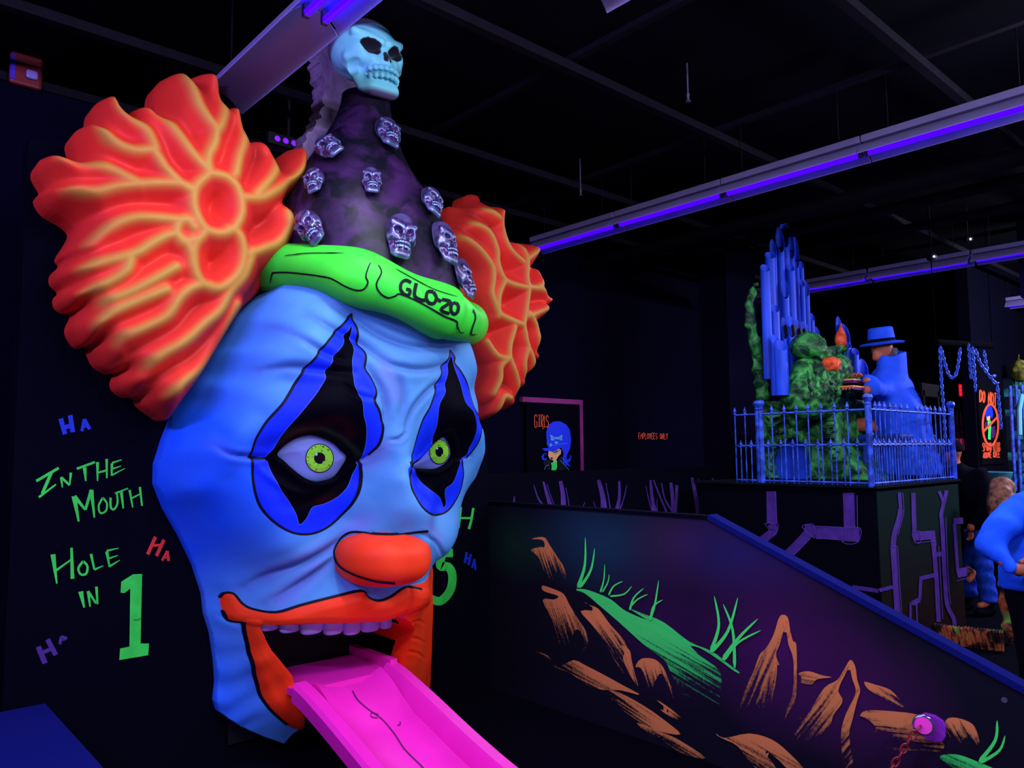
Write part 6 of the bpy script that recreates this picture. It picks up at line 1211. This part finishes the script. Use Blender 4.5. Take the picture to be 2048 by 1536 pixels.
# ================================================================== PEOPLE
def limb(G, pts, rs, k=.03):
    d = np.full(G.shape[:-1], 9.)
    for i in range(len(pts)-1): d = smin(d, cap(G, pts[i], pts[i+1], rs[i], rs[i+1]), k)
    return d
def hand(root, name_m, wr, dirv, palmn, base, s=1., curl=.6):
    """fingers of a hand: wr wrist point, dirv pointing along the palm, palmn palm normal"""
    dirv = np.array(dirv, float); dirv /= np.linalg.norm(dirv); pn = np.array(palmn, float); pn -= dirv*(pn@dirv); pn /= np.linalg.norm(pn); sd_ = np.cross(dirv, pn)
    for i in range(5):
        if i == 0: a = wr+dirv*.03*s+sd_*.035*s; d1 = dirv*.6+sd_*.7; L_ = .055*s; r_ = .011*s
        else: a = wr+dirv*.085*s+sd_*(.030-(i-1)*.020)*s; d1 = dirv+sd_*(.12-(i-1)*.08); L_ = (.075, .083, .076, .060)[i-1]*s; r_ = (.0095, .0095, .009, .008)[i-1]*s
        d1 = d1/np.linalg.norm(d1); d2 = d1*math.cos(curl)+pn*math.sin(curl); d3 = d1*math.cos(curl*1.8)+pn*math.sin(curl*1.8)
        p = [a-d1*.015, a+d1*L_*.45, a+d1*L_*.45+d2*L_*.32, a+d1*L_*.45+d2*L_*.32+d3*L_*.26]
        MB().tube([q-base for q in p], [r_, r_, r_*.9, r_*.7], 8).build('finger', name_m, root, smooth=True)
    return
def head_sdf(G, c, f, R=1.):
    """c centre, f facing unit vector (xy)"""
    f = np.array([f[0], f[1], 0.]); f /= np.linalg.norm(f); s_ = np.array([-f[1], f[0], 0]); u = np.array([0, 0, 1.]); A = np.stack([s_, f, u], -1)
    q = (G-c)@A; d = ell(q, (0, -.01, .02), (.076*R, .098*R, .115*R)); d = smin(d, ell(q, (0, .035, -.065), (.052*R, .055*R, .055*R)), .04)
    d = smin(d, cap(q, (0, .088, -.005), (0, .108, -.028), .010, .014), .012); d = smin(d, cap(q, (-.02, .082, -.062), (.02, .082, -.062), .008), .012)
    Sx = q.copy(); Sx[..., 0] = abs(Sx[..., 0]); d = smin(d, cap(Sx, (.015, .082, .03), (.045, .07, .032), .010), .015); d = np.maximum(d, -ell(Sx, (.032, .092, .012), (.016, .014, .009))); d = smin(d, ell(Sx, (.078, -.01, -.005), (.012, .020, .030)), .008)
    return smin(d, cap(q, (0, -.02, -.07), (0, -.03, -.19), .054, .062), .03)
def face_parts(c, f, base, root):
    f = np.array([f[0], f[1], 0.]); f /= np.linalg.norm(f); s_ = np.array([-f[1], f[0], 0])
    for k in (-1, 1):
        p = c+f*.080+s_*.032*k+np.array([0, 0, .012])-base; MB().lathe(p, [(.001, -.010), (.008, -.006), (.011, 0), (.008, .006), (.001, .010)], 12).build('eye', mat('eye_dark', (.02, .01, .02), .3), root, smooth=True)
Mjean = NT('blue_denim', .8, .1); Mjean.bump(Mjean.noise(12, 4), .3, .02); Mjean.out(Mjean.mix(Mjean.ramp(Mjean.noise(30, 4), .3, .7), (.006, .03, .36), (.012, .065, .62))); Mjean = Mjean.m
Msw = NT('glowing_sweater', .8, .1); Msw.bump(Msw.noise(9, 5), .35, .03); Msw.out(Msw.mix(Msw.ramp(Msw.noise(4, 5), .3, .7), (.008, .08, .95), (.015, .125, 1.0))); Msw = Msw.m
Mblk = mat('black_cloth', (.0012, .001, .006), .9, .05)
# --- person in black top and jeans standing by the deck
D1 = 8.35; cx = P(1950, 900, d=D1); X1, Y1 = float(cx[0]), float(cx[1]); B1 = np.array([X1, Y1, 0.]); fwx = np.array([.35, -.94, 0]); lf = -RT
pr = thing('person', 'person in a black cap, black top and blue jeans beside the painted deck wall', 'person', B1)
def at1(px, py, dd=0): return P(px, py, d=D1+dd)
hd1 = at1(1903, 905); hip = at1(1962, 1062); ch1 = at1(1945, 985); kn1, an1 = at1(1966, 1130), at1(1978, 1200); kn2, an2 = at1(1940, 1135, .25), at1(1935, 1205, .3)
f1 = -RT*.9-FW*.3
def body1(G):
    d = head_sdf(G, hd1, f1, 1.05); d = smin(d, limb(G, [hd1-np.array([0, 0, .18])+RT*.04, ch1, hip], [.07, .14, .13]), .06)
    for (k_, a_, o_) in ((kn1, an1, .09), (kn2, an2, -.07)): d = smin(d, limb(G, [hip+RT*o_*.6, k_, a_], [.08, .055, .04]), .04); d = smin(d, cap(G, a_-np.array([0, 0, .03]), a_-np.array([0, 0, .05])+f1*.14, .04, .035), .02)
    for o_ in (-1, 1): d = smin(d, limb(G, [ch1+FW*o_*.16+np.array([0, 0, .17]), ch1+FW*o_*.22+np.array([0, 0, -.1]), ch1+FW*o_*.2-RT*.12+np.array([0, 0, -.3])], [.05, .042, .032]), .03); d = smin(d, ell(G, ch1+FW*o_*.2-RT*.16+np.array([0, 0, -.35]), (.04, .04, .045)), .02)
    return d
organic('body', body1, B1+np.array([-.75, -.75, .0]), B1+np.array([.75, .75, 1.98]), .02, M_skin, pr, loc=B1)
def jn(G):
    d = np.full(G.shape[:-1], 9.); d = smin(d, ell(G, hip+np.array([0, 0, .0]), (.17, .17, .14)), .03)
    for (k_, a_, o_) in ((kn1, an1, .09), (kn2, an2, -.07)): d = smin(d, limb(G, [hip+RT*o_*.6-np.array([0, 0, .05]), k_, a_], [.105, .088, .088]), .04)
    d = d+.006*np.sin(G[..., 2]*50+G[..., 0]*20); return np.maximum(d, an1[2]-.02-G[..., 2])
organic('jeans', jn, B1+np.array([-.6, -.6, .0]), B1+np.array([.6, .6, 1.3]), .018, Mjean, pr, loc=B1)
def tp(G):
    d = limb(G, [hd1-np.array([0, 0, .20])+RT*.05, ch1+np.array([0, 0, .05]), hip+np.array([0, 0, .06])], [.10, .20, .175], .08)
    for o_ in (-1, 1): d = smin(d, limb(G, [ch1+FW*o_*.16+np.array([0, 0, .18]), ch1+FW*o_*.24+np.array([0, 0, -.1]), ch1+FW*o_*.2-RT*.12+np.array([0, 0, -.3])], [.09, .07, .055]), .05)
    return np.maximum(d, hip[2]+.02-G[..., 2])+.006*np.sin(G[..., 2]*40+G[..., 1]*20)
organic('black_top', tp, B1+np.array([-.7, -.7, .9]), B1+np.array([.7, .7, 1.9]), .022, Mblk, pr, loc=B1)
def cpf(G): return np.minimum(np.maximum(ell(G, hd1+np.array([0, 0, .03]), (.105, .115, .125)), hd1[2]+.015-G[..., 2]), ell(G, hd1+f1*.10+np.array([0, 0, .035]), (.085, .085, .016)))
organic('cap', cpf, hd1-.3, hd1+.3, .014, Mblk, pr, loc=B1)
for a_ in (an1, an2): organic('shoe', lambda G: np.maximum(smin(cap(G, a_*[1, 1, 0]+[0, 0, .06], a_*[1, 1, 0]+[0, 0, .045]+f1*.17, .062, .045), ell(G, a_*[1, 1, 0]+[0, 0, .09], (.06, .06, .07)), .03), .004-G[..., 2]), a_*[1, 1, 0]-np.array([.3, .3, .0]), a_*[1, 1, 0]+np.array([.3, .3, .2]), .014, Mblk, pr, loc=B1)
face_parts(hd1, f1, B1, pr)
for o_ in (-1, 1): hand(pr, M_skin, ch1+FW*o_*.2-RT*.16+np.array([0, 0, -.33]), (0, 0, -1), -RT, B1)
# --- person in the pale sweater, bending forward beside the ramp wall
D2 = 4.3; c2_ = P(2108, 900, d=D2); B2 = np.array([c2_[0], c2_[1], 0.])
pe = thing('person', 'person in a bright blue-white sweater with an elbow bent back, cut by the frame', 'person', B2)
def at2(px, py, dd=0): return P(px, py, d=D2+dd)
ps = at2(2084, 1140); cst = at2(2094, 1060); shL = at2(2046, 1018, -.05); shR = at2(2185, 1015, .05); elb = at2(1977, 1092, -.10); wri = at2(2018, 1132, -.22); hd2 = at2(2150, 905, -.05); f2 = RT*.8-FW*.2
hpL, hpR = at2(2060, 1190, 0), at2(2115, 1190, .05)
def legs2(): 
    out = []
    for h_, o_ in ((hpL, -.09), (hpR, .09)): k_ = np.array([h_[0], h_[1], .50])+RT*o_*.2+f2*.05; a_ = np.array([k_[0], k_[1], .10])-f2*.03; out.append((h_, k_, a_))
    return out
def body2(G):
    d = head_sdf(G, hd2, f2, 1.05); nk = hd2-np.array([0, 0, .19])
    d = smin(d, limb(G, [nk, cst, ps], [.07, .15, .14]), .07); d = smin(d, cap(G, shL, shR, .06), .06)
    d = smin(d, limb(G, [shL, elb, wri], [.055, .042, .028]), .03); d = smin(d, limb(G, [shR, at2(2240, 1100, 0), at2(2200, 1150, -.15)], [.055, .042, .028]), .03)
    d = smin(d, ell(G, wri+RT*.05-np.array([0, 0, .02]), (.045, .04, .035)), .02); d = smin(d, ell(G, at2(2190, 1165, -.17), (.04, .04, .04)), .02)
    for h_, k_, a_ in legs2(): d = smin(d, limb(G, [h_, k_, a_], [.09, .06, .042]), .04); d = smin(d, cap(G, a_-np.array([0, 0, .05]), a_-np.array([0, 0, .06])+f2*.14, .04, .035), .02)
    return d
organic('body', body2, B2+np.array([-.75, -.75, 0]), B2+np.array([.85, .85, 1.98]), .02, M_skin, pe, loc=B2)
def swt(G):
    d = limb(G, [hd2-np.array([0, 0, .24]), cst, ps, at2(2084, 1182)], [.10, .18, .185, .20], .08); d = smin(d, cap(G, shL+RT*.03-np.array([0, 0, .0]), shR, .095), .08)
    d = smin(d, limb(G, [shL, at2(2004, 1052, -.08), elb], [.090, .078, .066]), .03); d = smin(d, limb(G, [elb+RT*.015, wri], [.064, .046]), .015); d = smin(d, limb(G, [shR, at2(2240, 1100, 0), at2(2200, 1150, -.15)], [.10, .08, .05]), .04)
    # open gap between forearm and waist
    fold = .007*np.abs(np.sin(G[..., 2]*24+5*np.sin((G@RT)*9)+G[..., 1]*9))+.009*wob(G, 17)+.004*wob(G, 41, 3); hem = at2(2080, 1180)[2]
    return np.maximum(d, hem-G[..., 2])+fold
organic('sweater', swt, B2+np.array([-.8, -.8, .9]), B2+np.array([.9, .9, 1.9]), .0165, Msw, pe, loc=B2)
def tr(G):
    d = ell(G, (hpL+hpR)/2, (.19, .18, .16))
    for h_, k_, a_ in legs2(): d = smin(d, limb(G, [h_, k_, a_], [.11, .09, .08]), .04)
    return np.maximum(np.maximum(d, .07-G[..., 2]), G[..., 2]-at2(2080, 1172)[2])
organic('trousers', tr, B2+np.array([-.6, -.6, 0.0]), B2+np.array([.7, .7, 1.3]), .022, Mblk, pe, loc=B2)
for h_, k_, a_ in legs2(): organic('shoe', lambda G: np.maximum(cap(G, a_*[1, 1, 0]+[0, 0, .055]-f2*.05, a_*[1, 1, 0]+[0, 0, .045]+f2*.17, .062, .045), .004-G[..., 2]), a_*[1, 1, 0]-np.array([.3, .3, .0]), a_*[1, 1, 0]+np.array([.3, .3, .15]), .014, Mblk, pe, loc=B2)
organic('hair', lambda G: np.maximum(ell(G, hd2+np.array([0, 0, .035])-f2*.02, (.10, .10, .125)), (G-hd2)@f2-.05), hd2-.3, hd2+.3, .016, mat('dark_hair', (.01, .006, .01), .7), pe, loc=B2)
face_parts(hd2, f2, B2, pe); hand(pe, M_skin, wri+RT*.03, RT*1.0+np.array([0, 0, -.35]), FW, B2, 1.05, .3); hand(pe, M_skin, at2(2192, 1158, -.16), (0, 0, -1.), RT, B2, 1.05)
# ================================================================== CHAIN HOLDER ON THE RAMP WALL
hp_ = P(1866, 1453, X=RX); ho = thing('chain_holder', 'violet plate with a chrome ring and pink disc fixed on the painted ramp wall', 'holder', hp_)
def pxr(x, y): return (1500+x/3.524, 1100+y/3.524)
A_ = PL([pxr(*q_) for q_ in ((1215, 1150), (1240, 1143), (1310, 1160), (1370, 1200), (1388, 1240), (1385, 1315), (1365, 1345), (1310, 1352), (1250, 1330), (1220, 1290), (1195, 1220))], X=RX-.012)-hp_
MB().prism(A_, (-.018, 0, 0)).build('plate', mat('violet_plastic', (.28, .02, .55), .5, .25, var=.35, vscale=12), ho, bevel=.004)
rc2 = P(*pxr(1222, 1232), X=RX-.10)-hp_; ax_ = np.array([-1., -.35, .1])
MB().lathe(rc2, [(.026, -.08), (.026, -.012), (.044, -.012), (.046, 0), (.046, .012), (.040, .016), (.001, .016)], 28, axis=ax_).build('chrome_ring', mat('chrome', (.25, .22, .5), .15, .8, metal=.8), ho, smooth=True, ang=40)
MB().lathe(rc2+ax_/np.linalg.norm(ax_)*.017, [(.001, .004), (.036, .003), (.036, 0)], 24, axis=ax_).build('pink_disc', mat('hot_pink_plastic', (.9, .03, .55), .4), ho, smooth=True, ang=40)
M_rch = mat('dark_red_plastic_chain', (.20, .012, .02), .35, .4)
e_ = [pxr(1205, 1240), pxr(1150, 1295), pxr(1095, 1385), pxr(1040, 1475), pxr(980, 1560), pxr(900, 1640), pxr(800, 1700)]
dist = np.linspace(3.92, 3.55, len(e_)); pts3 = [P(a_[0], a_[1], X=RX-.13-.02*i) for i, a_ in enumerate(e_)]
c_ = spline(pts3, 8); L_ = np.r_[0, np.cumsum(np.linalg.norm(np.diff(c_, axis=0), axis=1))]; b = MB(); wl_ = .046; i = 0
at = lambda s_: np.array([np.interp(s_, L_, c_[:, k_]) for k_ in range(3)])
while (i+1)*wl_*.8 < L_[-1]:
    a, e = at(i*wl_*.8-.006), at(i*wl_*.8+wl_*.8+.006); t_ = (e-a)/np.linalg.norm(e-a); u_ = np.cross(t_, [.5, .8, .1]); u_ /= np.linalg.norm(u_); v_ = np.cross(t_, u_); w_ = (u_*.8+v_*.6) if i % 2 else (v_*.8-u_*.6)
    b.tube([(a+e)/2+t_*np.linalg.norm(e-a)/2*math.cos(q_)+w_*.013*math.sin(q_) for q_ in np.linspace(0, 2*math.pi, 13)], .0045, 6, cap=False); i += 1
tag(b.build('plastic_chain', M_rch, None, smooth=True, loc=c_[0], fixn=False), 'dark red plastic chain hanging from the violet wall holder', 'chain')
MB().lathe(P(2009, 1400, X=RX), [(.001, -.004), (.012, -.004), (.012, .0)], 12, axis=(1, 0, 0)).build('wall_screw_cap', mat('grey_violet_plastic', (.06, .05, .09)), wr)
